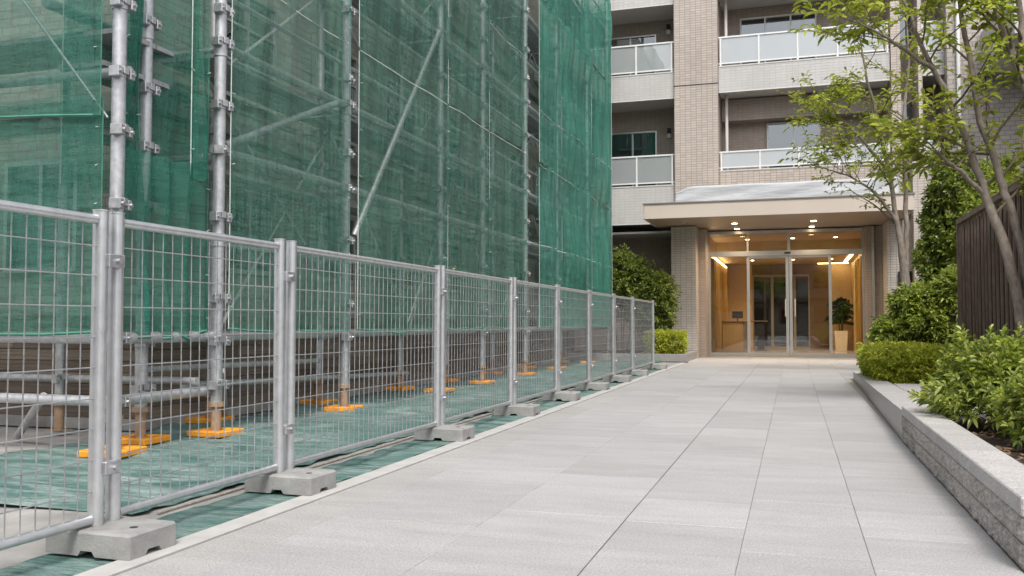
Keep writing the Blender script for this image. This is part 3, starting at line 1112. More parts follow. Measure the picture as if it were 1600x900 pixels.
def balcony(x0, x1, zb, zp, zr, posts, front=WY, pm='parapet_tile'):
    """slab band from zb to zp, then a glass rail up to zr"""
    b = ap('balcony', MB().box(x0, x1, front, front + 0.16, zb, zp), pm)
    ap('cap', MB().box(x0, x1, front - 0.012, front + 0.175, zp, zp + 0.035), 'parapet_cap', b)
    ap('soffit', MB().box(x0, x1, front + 0.16, RY, zb + 0.02, zb + 0.16), 'soffit_white', b)
    ap('drip_edge', MB().box(x0, x1, front - 0.008, front + 0.16, zb - 0.03, zb), 'parapet_cap', b)
    ap('top_rail', MB().box(x0, x1, front + 0.03, front + 0.10, zr - 0.045, zr), 'white_metal', b)
    ap('bottom_rail', MB().box(x0, x1, front + 0.045, front + 0.085, zp + 0.10, zp + 0.135), 'white_metal', b)
    for p in posts:
        ap('post', MB().box(p - 0.025, p + 0.025, front + 0.035, front + 0.095, zp + 0.035, zr - 0.045), 'white_metal', b)
    for pa, pb in zip(posts[:-1], posts[1:]):
        ap('glass_panel', MB().box(pa + 0.03, pb - 0.03, front + 0.058, front + 0.070, zp + 0.135, zr - 0.047), 'milky_glass', b)
    return b


LP = [-9.0, -7.8, -6.6, -5.4, -4.39, -3.34]
balcony(-9.0, -3.26, 3.94, 5.02, 5.96, LP)
balcony(-9.0, -3.26, 7.62, 8.36, 9.30, LP)
balcony(-9.0, -3.26, 10.42, 11.6, 12.6, LP)
RP = [-1.93, -0.86, 0.20, 1.26, 2.55]
balcony(-1.99, 2.60, 4.30, 5.36, 5.95, RP, pm='column_tile')
balcony(-1.99, 2.60, 7.68, 8.40, 9.30, RP)
balcony(-1.99, 2.60, 10.52, 11.6, 12.6, RP)
for z in (4.0, 7.2):
    pass
# drop beam in the right lower balcony recess, drain pipes
ap('beam', MB().box(-1.98, 2.6, 27.25, RY, 7.02, 7.66), 'recess_tile')
ap('drain_pipe', MB().tube((-1.80, 26.75, 5.4), (-1.80, 26.75, 7.7), 0.045, 12), 'soffit_white', smooth=True)
ap('drain_pipe', MB().tube((-1.80, 26.75, 8.4), (-1.80, 26.75, 10.55), 0.045, 12), 'soffit_white', smooth=True)
# windows in the recesses (facing -Y)


def aw(x0, x1, z0, z1, cols, back='curtain', frame='aluminium'):
    return simple_window(apt, x1 - x0, z1 - z0, (x0, RY - 28.0 - 0.001, z0), 'y', frame, 'window_glass', cols, 1, 0.07, back)


aw(-5.5, -3.98, 5.0, 6.97, 2, 'curtain', 'aluminium')
aw(-7.4, -5.9, 5.0, 6.97, 2, 'curtain', 'aluminium')
aw(-5.6, -3.98, 8.4, 10.0, 2, 'room_dark', 'aluminium')
aw(-0.70, 0.82, 5.4, 6.98, 2, 'curtain', 'white_metal')
aw(-1.45, 0.75, 8.5, 10.22, 3, 'curtain', 'white_metal')
for (x, z) in ((-3.60, 6.80), (-3.60, 10.05)):
    lamp = ap('wall_lamp', MB().cbox(x - 0.06, x + 0.06, RY - 0.10, RY, z + 0.05, z + 0.22, 0.01), 'dark_metal')
    ap('lamp_globe', MB().path([(x, RY - 0.07, z + 0.05), (x, RY - 0.07, z), (x, RY - 0.07, z - 0.08), (x, RY - 0.07, z - 0.11)], [0.05, 0.075, 0.07, 0.02], 12), 'white_metal', lamp, True)

# right end of the facade
ap('column', MB().box(2.62, 2.86, 26.22, 27.9, 4.2, 13.5), 'column_tile')
ap('wall', MB().box(2.86, 3.40, RY - 0.15, 28.6, 4.2, 13.5), 'recess_tile')
simple_window(apt, 0.42, 1.3, (2.92, RY - 0.151 - 28.0, 6.1), 'y', 'bronze_frame', 'window_glass', 1, 1, 0.06)
simple_window(apt, 0.42, 1.3, (2.92, RY - 0.151 - 28.0, 8.9), 'y', 'bronze_frame', 'window_glass', 1, 1, 0.06)
balcony(3.40, 3.955, 4.75, 5.35, 5.95, [3.43, 3.92])
balcony(3.40, 3.955, 7.73, 8.3, 9.2, [3.43, 3.92])
ap('wall', MB().box(3.40, 3.96, RY, 28.6, 4.2, 13.5), 'recess_tile')
ap('column', MB().box(3.30, 3.40, 26.22, 27.9, 4.2, 13.5), 'pier_tile')
ap('wing_wall', MB().box(3.96, 13.0, 25.9, 28.6, 0.0, 13.5), 'wing_tile')
ap('drain_pipe', MB().tube((4.22, 25.82, 0.2), (4.22, 25.82, 12.5), 0.05, 12), 'white_metal', smooth=True)
ap('wing_joint', MB().box(4.86, 4.885, 25.893, 26.0, 0.0, 12.6), 'dark_metal')
ap('wing_balcony', MB().box(4.9, 13.0, 22.35, 25.9, 7.50, 7.68), 'soffit_white')
ap('wing_parapet', MB().box(4.9, 13.0, 22.2, 22.35, 7.46, 8.6), 'parapet_tile')
ap('wing_parapet', MB().box(4.78, 4.9, 22.2, 25.9, 7.46, 8.6), 'parapet_tile')
simple_window(apt, 0.8, 1.4, (6.1, 25.899 - 28.0, 5.0), 'y', 'bronze_frame', 'window_glass', 2, 1, 0.06)
# ground floor right of the entrance
ap('pier', MB().box(2.46, 3.07, 26.30, 28.6, 0.0, 3.80), 'pier_tile')
ap('pier', MB().box(3.07, 3.42, 25.80, 27.6, 0.0, 5.3), 'pier_tile')
ap('wall', MB().box(3.42, 3.96, 27.4, 28.6, 0.0, 4.3), 'recess_tile')
ap('pier', MB().box(1.98, 2.46, 27.7, 28.6, 0.0, 3.80), 'recess_tile')
ap('metal_post', MB().box(2.16, 2.23, 27.58, 27.69, 0.0, 3.78), 'aluminium')
nb = ap('notice_case', MB().box(2.72, 3.06, 26.22, 26.297, 1.58, 2.40), 'dark_metal')
ap('case_glass', MB().box(2.76, 3.02, 26.208, 26.218, 1.63, 2.35), 'dark_glass', nb)

# entrance canopy
CZ0, CZ1, CY = 3.80, 4.19, 24.0
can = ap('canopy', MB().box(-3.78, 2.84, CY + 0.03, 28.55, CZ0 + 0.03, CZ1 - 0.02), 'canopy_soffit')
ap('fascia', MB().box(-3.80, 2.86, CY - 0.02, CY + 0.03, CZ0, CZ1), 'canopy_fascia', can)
ap('fascia', MB().box(-3.82, -3.78, CY + 0.03, 26.19, CZ0, CZ1), 'canopy_fascia', can)
ap('fascia', MB().box(2.84, 2.88, CY + 0.03, 26.19, CZ0, CZ1), 'canopy_fascia', can)
ap('roof_cap', MB().box(-3.84, 2.90, CY - 0.05, 26.17, CZ1, CZ1 + 0.03), 'bronze_frame', can)
ap('soffit_trim', MB().box(-3.70, 2.76, CY + 0.12, CY + 0.16, CZ0 + 0.018, CZ0 + 0.03), 'bronze_frame', can)
ap('wall', MB().box(-3.26, 2.62, 26.16, 26.29, 4.22, 4.30), 'soffit_white')


def warm_lamp(x, y, z, watt, parent=None, r=0.06):
    ld = bpy.data.lights.new('lamp_light', 'SPOT')
    ld.energy = watt
    ld.color = (1.0, 0.77, 0.50)
    ld.spot_size = R(150)
    ld.spot_blend = 0.8
    ld.shadow_soft_size = r
    lo = bpy.data.objects.new('lamp_light', ld)
    COL.objects.link(lo)
    lo.location = (x, y, z)
    lo.parent = parent
    return lo


for (x, y) in ((-1.56, 25.95), (-1.58, 27.45), (0.56, 25.95), (0.54, 27.45)):
    d = ap('downlight', MB().tube((x, y, CZ0 + 0.012), (x, y, CZ0 + 0.031), 0.095, 18), 'aluminium', can, True)
    ap('bulb', MB().tube((x, y, CZ0 + 0.006), (x, y, CZ0 + 0.013), 0.075, 18), 'lamp_emit', can, True)
    warm_lamp(x, y, CZ0 - 0.02, 85, can)
for (x, y) in ((-2.9, 25.3), (-4.6, 27.0)):
    ap('downlight', MB().tube((x, y, (CZ0 if x > -3.5 else 3.65) + 0.005), (x, y, (CZ0 if x > -3.5 else 3.65) + 0.03), 0.04, 12), 'white_metal', can if x > -3.5 else None, True)

# glass entrance front
GY = 27.95
DL, M1, MC, M2, DR = -2.46, -1.30, -0.115, 1.05, 1.97
fr = MB()
fr.box(DL, DR, GY - 0.09, GY + 0.09, 3.02, 3.17)          # header with the door motor
fr.box(DL, DR, GY - 0.04, GY + 0.04, 3.70, 3.79)
fr.box(DL, DL + 0.06, GY - 0.05, GY + 0.05, 0.0, 3.02)
fr.box(DR - 0.05, DR, GY - 0.05, GY + 0.05, 0.0, 3.02)
fr.box(DL, DL + 0.05, GY - 0.03, GY + 0.03, 3.17, 3.70)
fr.box(M1 - 0.025, M1 + 0.025, GY - 0.03, GY + 0.03, 3.17, 3.70)
fr.box(MC - 0.04, MC + 0.04, GY - 0.03, GY + 0.03, 3.17, 3.70)
fr.box(DR - 0.05, DR, GY - 0.03, GY + 0.03, 3.17, 3.70)
ef = ap('entrance_frame', fr, 'aluminium')
ap('sensor', MB().cbox(-0.24, -0.06, GY - 0.13, GY - 0.09, 3.07, 3.12, 0.008), 'dark_metal', ef)
for (a, b) in ((DL + 0.05, M1 - 0.025), (M1 + 0.025, MC - 0.04), (MC + 0.04, DR - 0.05)):
    ap('transom_pane', MB().box(a, b, GY - 0.006, GY + 0.006, 3.17, 3.70), 'clear_glass', ef)
for (a, b) in ((DL + 0.06, M1 - 0.03), (M2 + 0.03, DR - 0.05)):
    sl = ap('side_light', MB().box(a, b, GY + 0.02, GY + 0.06, 0.0, 0.11), 'aluminium')
    ap('pane', MB().box(a, b, GY + 0.034, GY + 0.046, 0.11, 3.02), 'clear_glass', sl)
for (a, b, hx) in ((M1 - 0.03, MC - 0.008, -0.22), (MC + 0.008, M2 + 0.03, 0.05)):
    m = MB()
    m.box(a, b, GY - 0.055, GY - 0.015, 0.006, 0.12)
    m.box(a, b, GY - 0.055, GY - 0.015, 2.95, 3.015)
    m.box(a, a + 0.085, GY - 0.055, GY - 0.015, 0.12, 2.95)
    m.box(b - 0.085, b, GY - 0.055, GY - 0.015, 0.12, 2.95)
    dr = ap('sliding_door', m, 'aluminium')
    ap('pane', MB().box(a + 0.085, b - 0.085, GY - 0.041, GY - 0.029, 0.12, 2.95), 'clear_glass', dr)
    hm = MB().tube((hx, GY - 0.10, 1.20), (hx, GY - 0.10, 1.72), 0.014, 10)
    hm.tube((hx, GY - 0.10, 1.26), (hx, GY - 0.03, 1.26), 0.009, 8).tube((hx, GY - 0.10, 1.66), (hx, GY - 0.03, 1.66), 0.009, 8)
    ap('handle', hm, 'white_metal', dr, True)

# lobby behind the glass
LY = 36.2
ap('lobby_floor', MB().box(-2.7, 2.5, 28.03, 42.0, -0.03, 0.002), 'lobby_floor')
ap('lobby_ceiling', MB().box(-2.7, 2.5, 28.06, 31.0, 3.72, 3.80), 'lobby_ceiling')
ap('lobby_ceiling', MB().box(-2.7, 2.5, 31.0, 42.0, 3.28, 3.80), 'lobby_ceiling')
ap('upper_filler', MB().box(-9.0, 13.0, 28.61, 42.0, 3.82, 13.4), 'recess_tile')  # unseen solid filler for the upper storeys, added to block sky behind the glass
lw = ap('lobby_wall', MB().box(-2.75, -2.47, 28.62, LY + 0.2, 0.0, 3.72), 'lobby_wall')
rw = ap('lobby_wall', MB().box(2.10, 2.40, 28.62, LY + 0.2, 0.0, 3.72), 'lobby_wall')
ap('lobby_back', MB().box(-2.47, -1.52, LY, LY + 0.2, 0.0, 3.28), 'lobby_wall')
ap('lobby_back', MB().box(1.34, 2.10, LY, LY + 0.2, 0.0, 3.28), 'lobby_wall')
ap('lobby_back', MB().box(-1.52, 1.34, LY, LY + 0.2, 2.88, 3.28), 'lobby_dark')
ap('cove_light', MB().box(1.80, 1.90, 31.1, LY - 0.5, 3.255, 3.278), 'cove_emit')
ap('cove_light', MB().box(0.9, 2.0, LY - 0.30, LY - 0.22, 3.25, 3.278), 'cove_emit')
ap('cove_light', MB().box(-2.46, -2.40, 29.0, LY - 1.2, 3.10, 3.14), 'cove_emit')
for k in range(9):
    ap('gold_fin', MB().box(-2.469, -2.36, 28.75 + k * 0.72, 28.83 + k * 0.72, 0.0, 3.05), 'lobby_gold')
for k in range(4):
    ap('gold_fin', MB().box(2.0, 2.099, 28.75 + k * 1.2, 28.9 + k * 1.2, 0.0, 3.1), 'lobby_gold')
# inner glass doors and the dim hall behind
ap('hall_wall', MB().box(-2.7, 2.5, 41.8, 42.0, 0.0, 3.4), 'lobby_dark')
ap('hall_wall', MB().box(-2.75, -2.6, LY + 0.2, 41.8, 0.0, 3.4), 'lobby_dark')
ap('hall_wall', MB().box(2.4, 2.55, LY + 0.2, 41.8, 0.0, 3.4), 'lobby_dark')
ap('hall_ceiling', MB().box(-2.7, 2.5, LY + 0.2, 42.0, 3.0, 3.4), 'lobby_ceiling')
for (a, b) in ((-1.52, -0.78), (-0.78, 0.05), (0.05, 0.60)):
    m = MB()
    m.box(a, a + 0.05, LY + 0.03, LY + 0.09, 0.0, 2.88)
    m.box(b - 0.05, b, LY + 0.03, LY + 0.09, 0.0, 2.88)
    m.box(a + 0.05, b - 0.05, LY + 0.03, LY + 0.09, 2.80, 2.88)
    m.box(a + 0.05, b - 0.05, LY + 0.03, LY + 0.09, 0.0, 0.10)
    dr = ap('inner_door', m, 'bronze_frame')
    ap('pane', MB().box(a + 0.05, b - 0.05, LY + 0.055, LY + 0.065, 0.10, 2.80), 'dark_glass', dr)
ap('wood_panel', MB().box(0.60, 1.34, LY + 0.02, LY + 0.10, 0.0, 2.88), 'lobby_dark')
for (x, y) in ((-1.4, 30.0), (0.0, 30.0), (1.3, 30.0), (-1.4, 33.6), (0.0, 33.6), (1.3, 33.6)):
    zc_ = 3.72 if y < 31 else 3.28
    ap('ceiling_lamp', MB().tube((x, y, zc_ - 0.012), (x, y, zc_ - 0.001), 0.055, 14), 'lamp_emit', None, True)
    warm_lamp(x, y, zc_ - 0.04, 110, None).name = 'lobby_lamp_light'
ap('ceiling_lamp', MB().tube((-0.6, 39.0, 2.988), (-0.6, 39.0, 2.999), 0.055, 14), 'lamp_emit', None, True)
warm_lamp(-0.6, 39.0, 2.95, 200, None)
for o in list(bpy.data.objects):
    if o.type == 'LIGHT' and o.parent is None and o.name != 'sun':
        o.parent = apt
        o.location = Vector(o.location) + OFF

cd = thing('reception_counter', 'reception counter with slatted front inside the lobby by its left wall', 'counter', (-1.95, 33.0, 0))
MB().cbox(-0.40, 0.30, -1.3, 1.3, 0.0, 1.02, 0.01).build('body', 'lobby_gold', cd)
MB().cbox(-0.42, 0.34, -1.35, 1.35, 1.022, 1.07, 0.008).build('top', 'lobby_dark', cd)
for k in range(12):
    MB().box(0.302, 0.33, -1.25 + k * 0.21, -1.15 + k * 0.21, 0.03, 1.0).build('slat', 'bronze_frame', cd)
mon = thing('desk_monitor', 'small dark screen standing on the lobby reception counter', 'monitor', (-1.85, 32.0, 1.07))
MB().cbox(-0.18, 0.18, -0.015, 0.015, 0.10, 0.34, 0.005).build('screen', 'dark_metal', mon)
MB().tube((0, 0, 0), (0, 0, 0.12), 0.02, 8).build('stand', 'dark_metal', mon)
hs = thing('lobby_stand', 'slim dark stand table in the lobby left of the sliding doors', 'stand', (-1.15, 34.2, 0))
MB().cbox(-0.35, 0.25, -0.2, 0.2, 1.05, 1.09, 0.006).build('top', 'lobby_dark', hs)
MB().cbox(-0.12, 0.12, -0.08, 0.08, 0.02, 1.05, 0.01).build('column', 'dark_metal', hs)
MB().cbox(-0.22, 0.22, -0.18, 0.18, 0.0, 0.03, 0.006).build('foot', 'dark_metal', hs)

# plastic sheet on the canopy edge
nx, nz = 120, 14
U, W = np.meshgrid(np.linspace(0, 1, nx), np.linspace(0, 1, nz))
Xs = -3.24 + U * 6.0
topz = 4.95 - 0.16 * np.exp(-((U) / 0.05) ** 2) + 0.003 * np.sin(U * 21)
Zs = 4.24 + W * (topz - 4.24)
Ys = 26.12 - 0.05 * (1 - W) ** 1.5 + 0.010 * np.sin(Xs * 1.3 + W * 6) * np.sin(W * 3.14) + 0.008 * np.sin(Xs * 2.9 - W * 11 + 1)
idx = np.arange(nx * nz).reshape(nz, nx)
FF = np.stack([idx[:-1, :-1], idx[:-1, 1:], idx[1:, 1:], idx[1:, :-1]], -1).reshape(-1, 4)
pl = link('plastic_sheet', npmesh('plastic_sheet', np.stack([Xs, Ys, Zs], -1).reshape(-1, 3), FF, 'plastic_sheet', True), None)
pl.modifiers.new('thickness', 'SOLIDIFY').thickness = 0.006
tag(pl, 'wrinkled white plastic sheet taped along the wall above the entrance canopy', 'plastic sheet')

# ------------------------------------------------------------------ planters on the right
# rough stone planter (near)
NPX, NPY0, NPY1, NPZ = 0.868, 4.08, 8.26, 0.30
pw = thing('stone_planter', 'rough stone course planter with pale coping in the right foreground', 'planter', (NPX, NPY0, 0))


def stone(x0, x1, y0, y1, z0, z1, mat, nm='stone', c=0.006):
    return MB().cbox(x0, x1, y0, y1, z0, z1, c).build(nm, mat, pw)


LW = NPY1 - NPY0


def rough_stone(a, b, z0, z1, face):
    # split-faced block: its outer face is a grid pushed in and out; face 'x' looks to the path, 'y' to the viewer
    nu, nv_ = max(4, int((b - a) / 0.035)), 6
    vs, fs = [], []
    for j in range(nv_ + 1):
        for i in range(nu + 1):
            u = a + (b - a) * i / nu
            z = z0 + (z1 - z0) * j / nv_
            rim = i in (0, nu) or j in (0, nv_)
            d = 0.006 if rim else random.uniform(-0.014, 0.004)
            if not rim:
                u += random.uniform(-0.008, 0.008)
                z += random.uniform(-0.004, 0.004)
            vs.append((d, u, z) if face == 'x' else (u, d, z))
    k = nu + 1
    for j in range(nv_):
        for i in range(nu):
            q = (j * k + i, j * k + i + 1, (j + 1) * k + i + 1, (j + 1) * k + i)
            fs.append(q if face == 'y' else q[::-1])
    n0 = len(vs)
    for (u, z) in ((a, z0), (b, z0), (b, z1), (a, z1)):
        vs.append((0.14, u, z) if face == 'x' else (u, 0.14, z))
    bot = [i for i in range(nu + 1)]
    top = [nv_ * k + i for i in range(nu + 1)]
    fs.append(tuple(bot[::-1]) + (n0, n0 + 1))
    fs.append(tuple(top) + (n0 + 2, n0 + 3))
    fs.append((n0, n0 + 1, n0 + 2, n0 + 3))
    fs.append(tuple(j * k for j in range(nv_ + 1)) + (n0 + 3, n0))
    fs.append(tuple(j * k + nu for j in range(nv_ + 1)) + (n0 + 2, n0 + 1))
    m = MB()
    m.v, m.f = vs, fs
    return m.build('stone', 'wall_rough', pw)


for (z0, z1, cuts) in ((0.0, 0.105, [0, 0.42, 0.95, 1.6, 2.1, 2.75, 3.3, 3.75, LW]), (0.110, 0.215, [0, 0.65, 1.2, 1.85, 2.4, 3.0, 3.55, LW])):
    for a, b in zip(cuts[:-1], cuts[1:]):
        rough_stone(a + 0.002, b - 0.002, z0, z1, 'x')
    for a, b in ((0.145, 0.9), (0.905, 1.8), (1.805, 2.6)):
        rough_stone(a, b, z0, z1, 'y')
MB().box(0.022, 0.13, 0.022, LW - 0.012, 0.0, 0.222).build('mortar_core', 'mortar', pw)
for a, b in ((0, 1.40), (1.40, 2.80), (2.80, LW)):
    stone(-0.004, 0.215, a + 0.0015, b - 0.0015, 0.220, NPZ, 'coping_stone', 'coping')
for a, b in ((0.217, 1.3), (1.303, 2.6)):
    stone(a, b, -0.004, 0.215, 0.220, NPZ, 'coping_stone', 'coping')
MB().box(0.13, 2.6, 0.13, LW - 0.0, 0.0, 0.20).build('soil', 'soil', pw)
chips = MB()
for k in range(900):
    x, y = random.uniform(0.22, 1.2), random.uniform(0.2, LW)
    s = random.uniform(0.012, 0.035)
    a = random.uniform(0, 3.14)
    z = 0.203 + random.uniform(0, 0.02)
    dx, dy = math.cos(a) * s, math.sin(a) * s
    b0 = len(chips.v)
    h = random.uniform(-0.008, 0.012)
    chips.v += [(x - dx, y - dy, z), (x + dy * 0.5, y - dx * 0.5, z + 0.004), (x + dx, y + dy, z + h + 0.004), (x - dy * 0.5, y + dx * 0.5, z)]
    chips.f.append((b0, b0 + 1, b0 + 2, b0 + 3))
ch = chips.build('mulch', 'mulch', pw)
ch['kind'] = 'stuff'

# smooth low planter wall (farther)
lp = thing('low_planter', 'low smooth granite planter wall with flat pale top beside the path', 'planter', (0.868, 8.262, 0))


def wedge(x0, x1, xf0, xf1, y0, y1, z0, za, zb, mat, nm):
    m = MB()
    m.v = [(x0, y0, z0), (x1, y0, z0), (xf1, y1, z0), (xf0, y1, z0), (x0, y0, za), (x1, y0, za), (xf1, y1, zb), (xf0, y1, zb)]
    m.f = [(0, 3, 2, 1), (4, 5, 6, 7), (0, 1, 5, 4), (1, 2, 6, 5), (2, 3, 7, 6), (3, 0, 4, 7)]
    return m.build(nm, mat, lp)


def zt(y):
    return 0.245 - 0.13 * (y / 9.0)


segs = [0.0, 2.2, 4.4, 6.6, 9.0]
for a, b in zip(segs[:-1], segs[1:]):
    xa, xb = 0.016 * a, 0.016 * b
    wedge(xa, xa + 0.13, xb, xb + 0.13, a + 0.002, b - 0.002, 0.0, zt(a), zt(b), 'polished_stone', 'stone')
    wedge(xa - 0.004, xa + 0.30, xb - 0.004, xb + 0.30, a + 0.0015, b - 0.0015, zt(9) * 0 + 0.0 + zt(b) - 0.0 if False else zt(a) + 0.002, zt(a) + 0.028, zt(b) + 0.028, 'coping_stone', 'coping') if False else None
    m = MB()
    m.v = [(xa - 0.003, a + 0.0015, zt(a) + 0.002), (xa + 0.30, a + 0.0015, zt(a) + 0.002), (xb + 0.30, b - 0.0015, zt(b) + 0.002), (xb - 0.003, b - 0.0015, zt(b) + 0.002),
           (xa - 0.003, a + 0.0015, zt(a) + 0.02), (xa + 0.30, a + 0.0015, zt(a) + 0.02), (xb + 0.30, b - 0.0015, zt(b) + 0.02), (xb - 0.003, b - 0.0015, zt(b) + 0.02)]
    m.f = [(0, 3, 2, 1), (4, 5, 6, 7), (0, 1, 5, 4), (1, 2, 6, 5), (2, 3, 7, 6), (3, 0, 4, 7)]
    m.build('coping', 'coping_stone', lp)
for k in range(3):
    a, b = 0.0 + k * 1.55, 1.55 + k * 1.55
    for j in range(2):
        m = MB()
        x0, x1 = 0.305 + 0.08 + j * 0.75, 0.305 + 0.08 + (j + 1) * 0.75 - 0.005
        m.box(x0, x1, a + 0.003, b - 0.003, 0.0, zt((a + b) / 2) + 0.012)
        m.build('ledge_slab', 'coping_stone', lp)
m = MB()
m.box(0.24, 2.6, 4.66, 8.98, 0.0, 0.10)
m.build('soil', 'soil', lp)
struct(MB().box(1.62, 9.0, 17.27, 25.6, -0.05, 0.05).build('planting_bed', 'soil'))
struct(MB().box(2.0, 9.0, 4.2, 17.25, -0.05, 0.09).build('garden_bed', 'soil'))

# small planter at the left of the entrance
sp_ = thing('small_planter', 'low granite planter kerb under the hedge beside the left entrance column', 'planter', (-3.2, 24.0, 0))
MB().cbox(-3.2, 0.55, -0.55, -0.40, 0.0, 0.20, 0.008).build('stone', 'polished_stone', sp_)
MB().cbox(0.402, 0.55, -0.398, 2.1, 0.0, 0.20, 0.008).build('stone', 'polished_stone', sp_)
MB().box(-3.2, 0.40, -0.40, 3.8, 0.0, 0.15).build('soil', 'soil', sp_)

# ------------------------------------------------------------------ slatted screen
scr = thing('slatted_screen', 'dark brown vertical slat screen behind the shrubs at the right edge', 'screen', (2.62, 16.2, 0))
ny = 16.2 - 9.0
SLT = MB().box(-0.014, 0.014, -0.016, 0.016, 0.10, 2.62).mesh('slat')
k = 0
yy = 0.0
while yy < ny:
    link('slat', SLT, 'slat_brown', scr, (random.uniform(-0.003, 0.003), -yy - 0.03, 0))
    yy += 0.25
MB().box(-0.045, 0.045, -ny, 0.0, 2.622, 2.70).build('top_rail', 'slat_brown', scr)
MB().box(0.062, 0.075, -ny, 0.0, 0.1, 2.61).build('backing', 'slat_back', scr)
MB().box(-0.045, 0.045, 0.002, 0.05, 0.0, 2.70).build('end_post', 'slat_brown', scr)

# ------------------------------------------------------------------ foliage


def unit(a):
    return a / np.maximum(np.linalg.norm(a, axis=-1, keepdims=True), 1e-9)


def leaves_mesh(name, P, D, L, Wd, mat, droop=0.25, up=None):
    """P base points, D directions, L lengths, Wd widths -> folded, drooping leaf blades of two quads"""
    n = len(P)
    D = unit(D)
    ref = np.tile(np.array([0, 0, 1.0]), (n, 1)) + RNG.normal(0, 0.45, (n, 3)) if up is None else up
    S = unit(np.cross(D, ref))
    N = unit(np.cross(S, D))
    L = L[:, None]
    Wd = Wd[:, None]
    dz = np.array([0, 0, -1.0])[None]
    base = P
    m1 = P + D * L * 0.35 - N * L * 0.03
    m2 = P + D * L * 0.70 + dz * L * droop * 0.35 - N * L * 0.02
    tip = P + D * L + dz * L * droop
    lift = N * Wd * 0.28
    V = np.stack([base, m1 + S * Wd * 0.5 + lift, m2 + S * Wd * 0.40 + lift, tip, m2 - S * Wd * 0.40 + lift, m1 - S * Wd * 0.5 + lift], 1).reshape(-1, 3)
    i = np.arange(n)[:, None] * 6
    F = np.concatenate([i + np.array([[0, 1, 2, 3]]), i + np.array([[0, 3, 4, 5]])], 1).reshape(-1, 4)
    return npmesh(name, V, F, mat, False)


def rosettes(C, A, per, length, width, jit=0.3, spread=0.85):
    """leaf bases and directions: per leaves whirled round each twig tip C with axis A"""
    n = len(C)
    A = unit(A)
    ref = unit(np.cross(A, np.array([0.31, 0.77, 0.55])))
    ref2 = np.cross(A, ref)
    Ps, Ds, Ls, Ws = [], [], [], []
    for k in range(per):
        th = 2.4 * k + RNG.uniform(0, 6.28, n) * 0.25
        tt = k / max(1, per - 1)
        side = ref * np.cos(th)[:, None] + ref2 * np.sin(th)[:, None]
        el = spread * (1.15 - 0.75 * tt)
        D = A * (1 - el * 0.6) + side * el + RNG.normal(0, jit * 0.4, (n, 3))
        P = C - A * (length * 1.1 * (1 - tt)) + RNG.normal(0, length * 0.05, (n, 3))
        Ps.append(P)
        Ds.append(D)
        l = length * RNG.uniform(0.65, 1.15, n) * (1 - 0.25 * tt)
        Ls.append(l)
        Ws.append(l * width * RNG.uniform(0.85, 1.15, n))
    return np.concatenate(Ps), np.concatenate(Ds), np.concatenate(Ls), np.concatenate(Ws)


def lumpy(dirs, seed, amt=0.25, freq=2.6):
    r = np.random.default_rng(seed)
    out = np.zeros(len(dirs))
    for k in range(7):
        w = r.normal(0, 1, 3) * freq
        out += np.sin(dirs @ w + r.uniform(0, 6.28))
    return 1 + amt * out / 2.6


def shrub(name, label, loc, rad, ntw, per, ll, lw, mat, cat='shrub', seed=1, group=None, boxy=False, amt=0.25, shell=0.55, stems=7, upb=0.5, zmin=-0.6, shoots=0, blobs=0):
    root = thing(name, label, cat, loc, group)
    r = np.random.default_rng(seed)
    rad = np.array(rad)
    d = unit(r.normal(0, 1, (ntw * 2, 3)))
    d = d[d[:, 2] > zmin][:ntw]
    rr = (shell + (1 - shell) * r.uniform(0, 1, len(d)) ** 0.6)
    if boxy:
        p = d / np.max(np.abs(d), axis=1, keepdims=True)
        p = 0.82 * p + 0.18 * d
        nrm = np.where(np.abs(p) > 0.72, np.sign(p), 0) + 0.5 * d
    else:
        p = d
        nrm = d.copy()
    if blobs:
        bc = unit(r.normal(0, 1, (blobs, 3))) * r.uniform(0.35, 0.72, (blobs, 1))
        bc[:, 2] = np.clip(bc[:, 2] + 0.12, -0.75, 0.8)
        br = r.uniform(0.30, 0.52, blobs)
        pick = r.choice(blobs, len(d), p=br ** 2 / np.sum(br ** 2))
        p = (bc[pick] + d * (br[pick] * rr * lumpy(d, seed + 50, amt))[:, None]) * rad
    else:
        p = p * (rr * lumpy(d, seed + 50, amt))[:, None] * rad
    p[:, 2] += rad[2]
    if shoots:
        k = r.choice(len(p), shoots)
        k = k[p[k, 2] > rad[2] * 1.2]
        sh = p[k]
        nrm = np.concatenate([nrm] + [nrm[k] * 0.2 + np.array([0, 0, 2.0])] * 4)
        p = np.concatenate([p] + [sh + np.array([0, 0, 0.035 * (q + 1)]) + r.normal(0, 0.006, sh.shape) for q in range(4)])
    keep = p[:, 2] > 0.03
    p, nrm = p[keep], nrm[keep]
    A = nrm + np.array([0, 0, upb]) + r.normal(0, 0.3, p.shape)
    P, D, L, Wd = rosettes(p, A, per, ll, lw)
    link('foliage', leaves_mesh('foliage', P, D, L, Wd, mat), None, root)
    m = MB()
    for k in range(stems):
        q = p[r.integers(len(p))]
        b = np.array([q[0] * 0.25, q[1] * 0.25, -0.02])
        mid = (b + q) / 2 + np.array([0, 0, 0.12 * rad[2]])
        m.path([tuple(b), tuple(mid), tuple(q)], [0.012, 0.009, 0.004], 6)
    for k in range(0, len(p), max(1, len(p) // 160)):
        q = p[k]
        b = q * np.array([0.55, 0.55, 0.6])
        m.path([tuple(b), tuple(q)], [0.005, 0.0025], 4, False)
    m.build('stems', 'bark_twig', root, True)
    return root


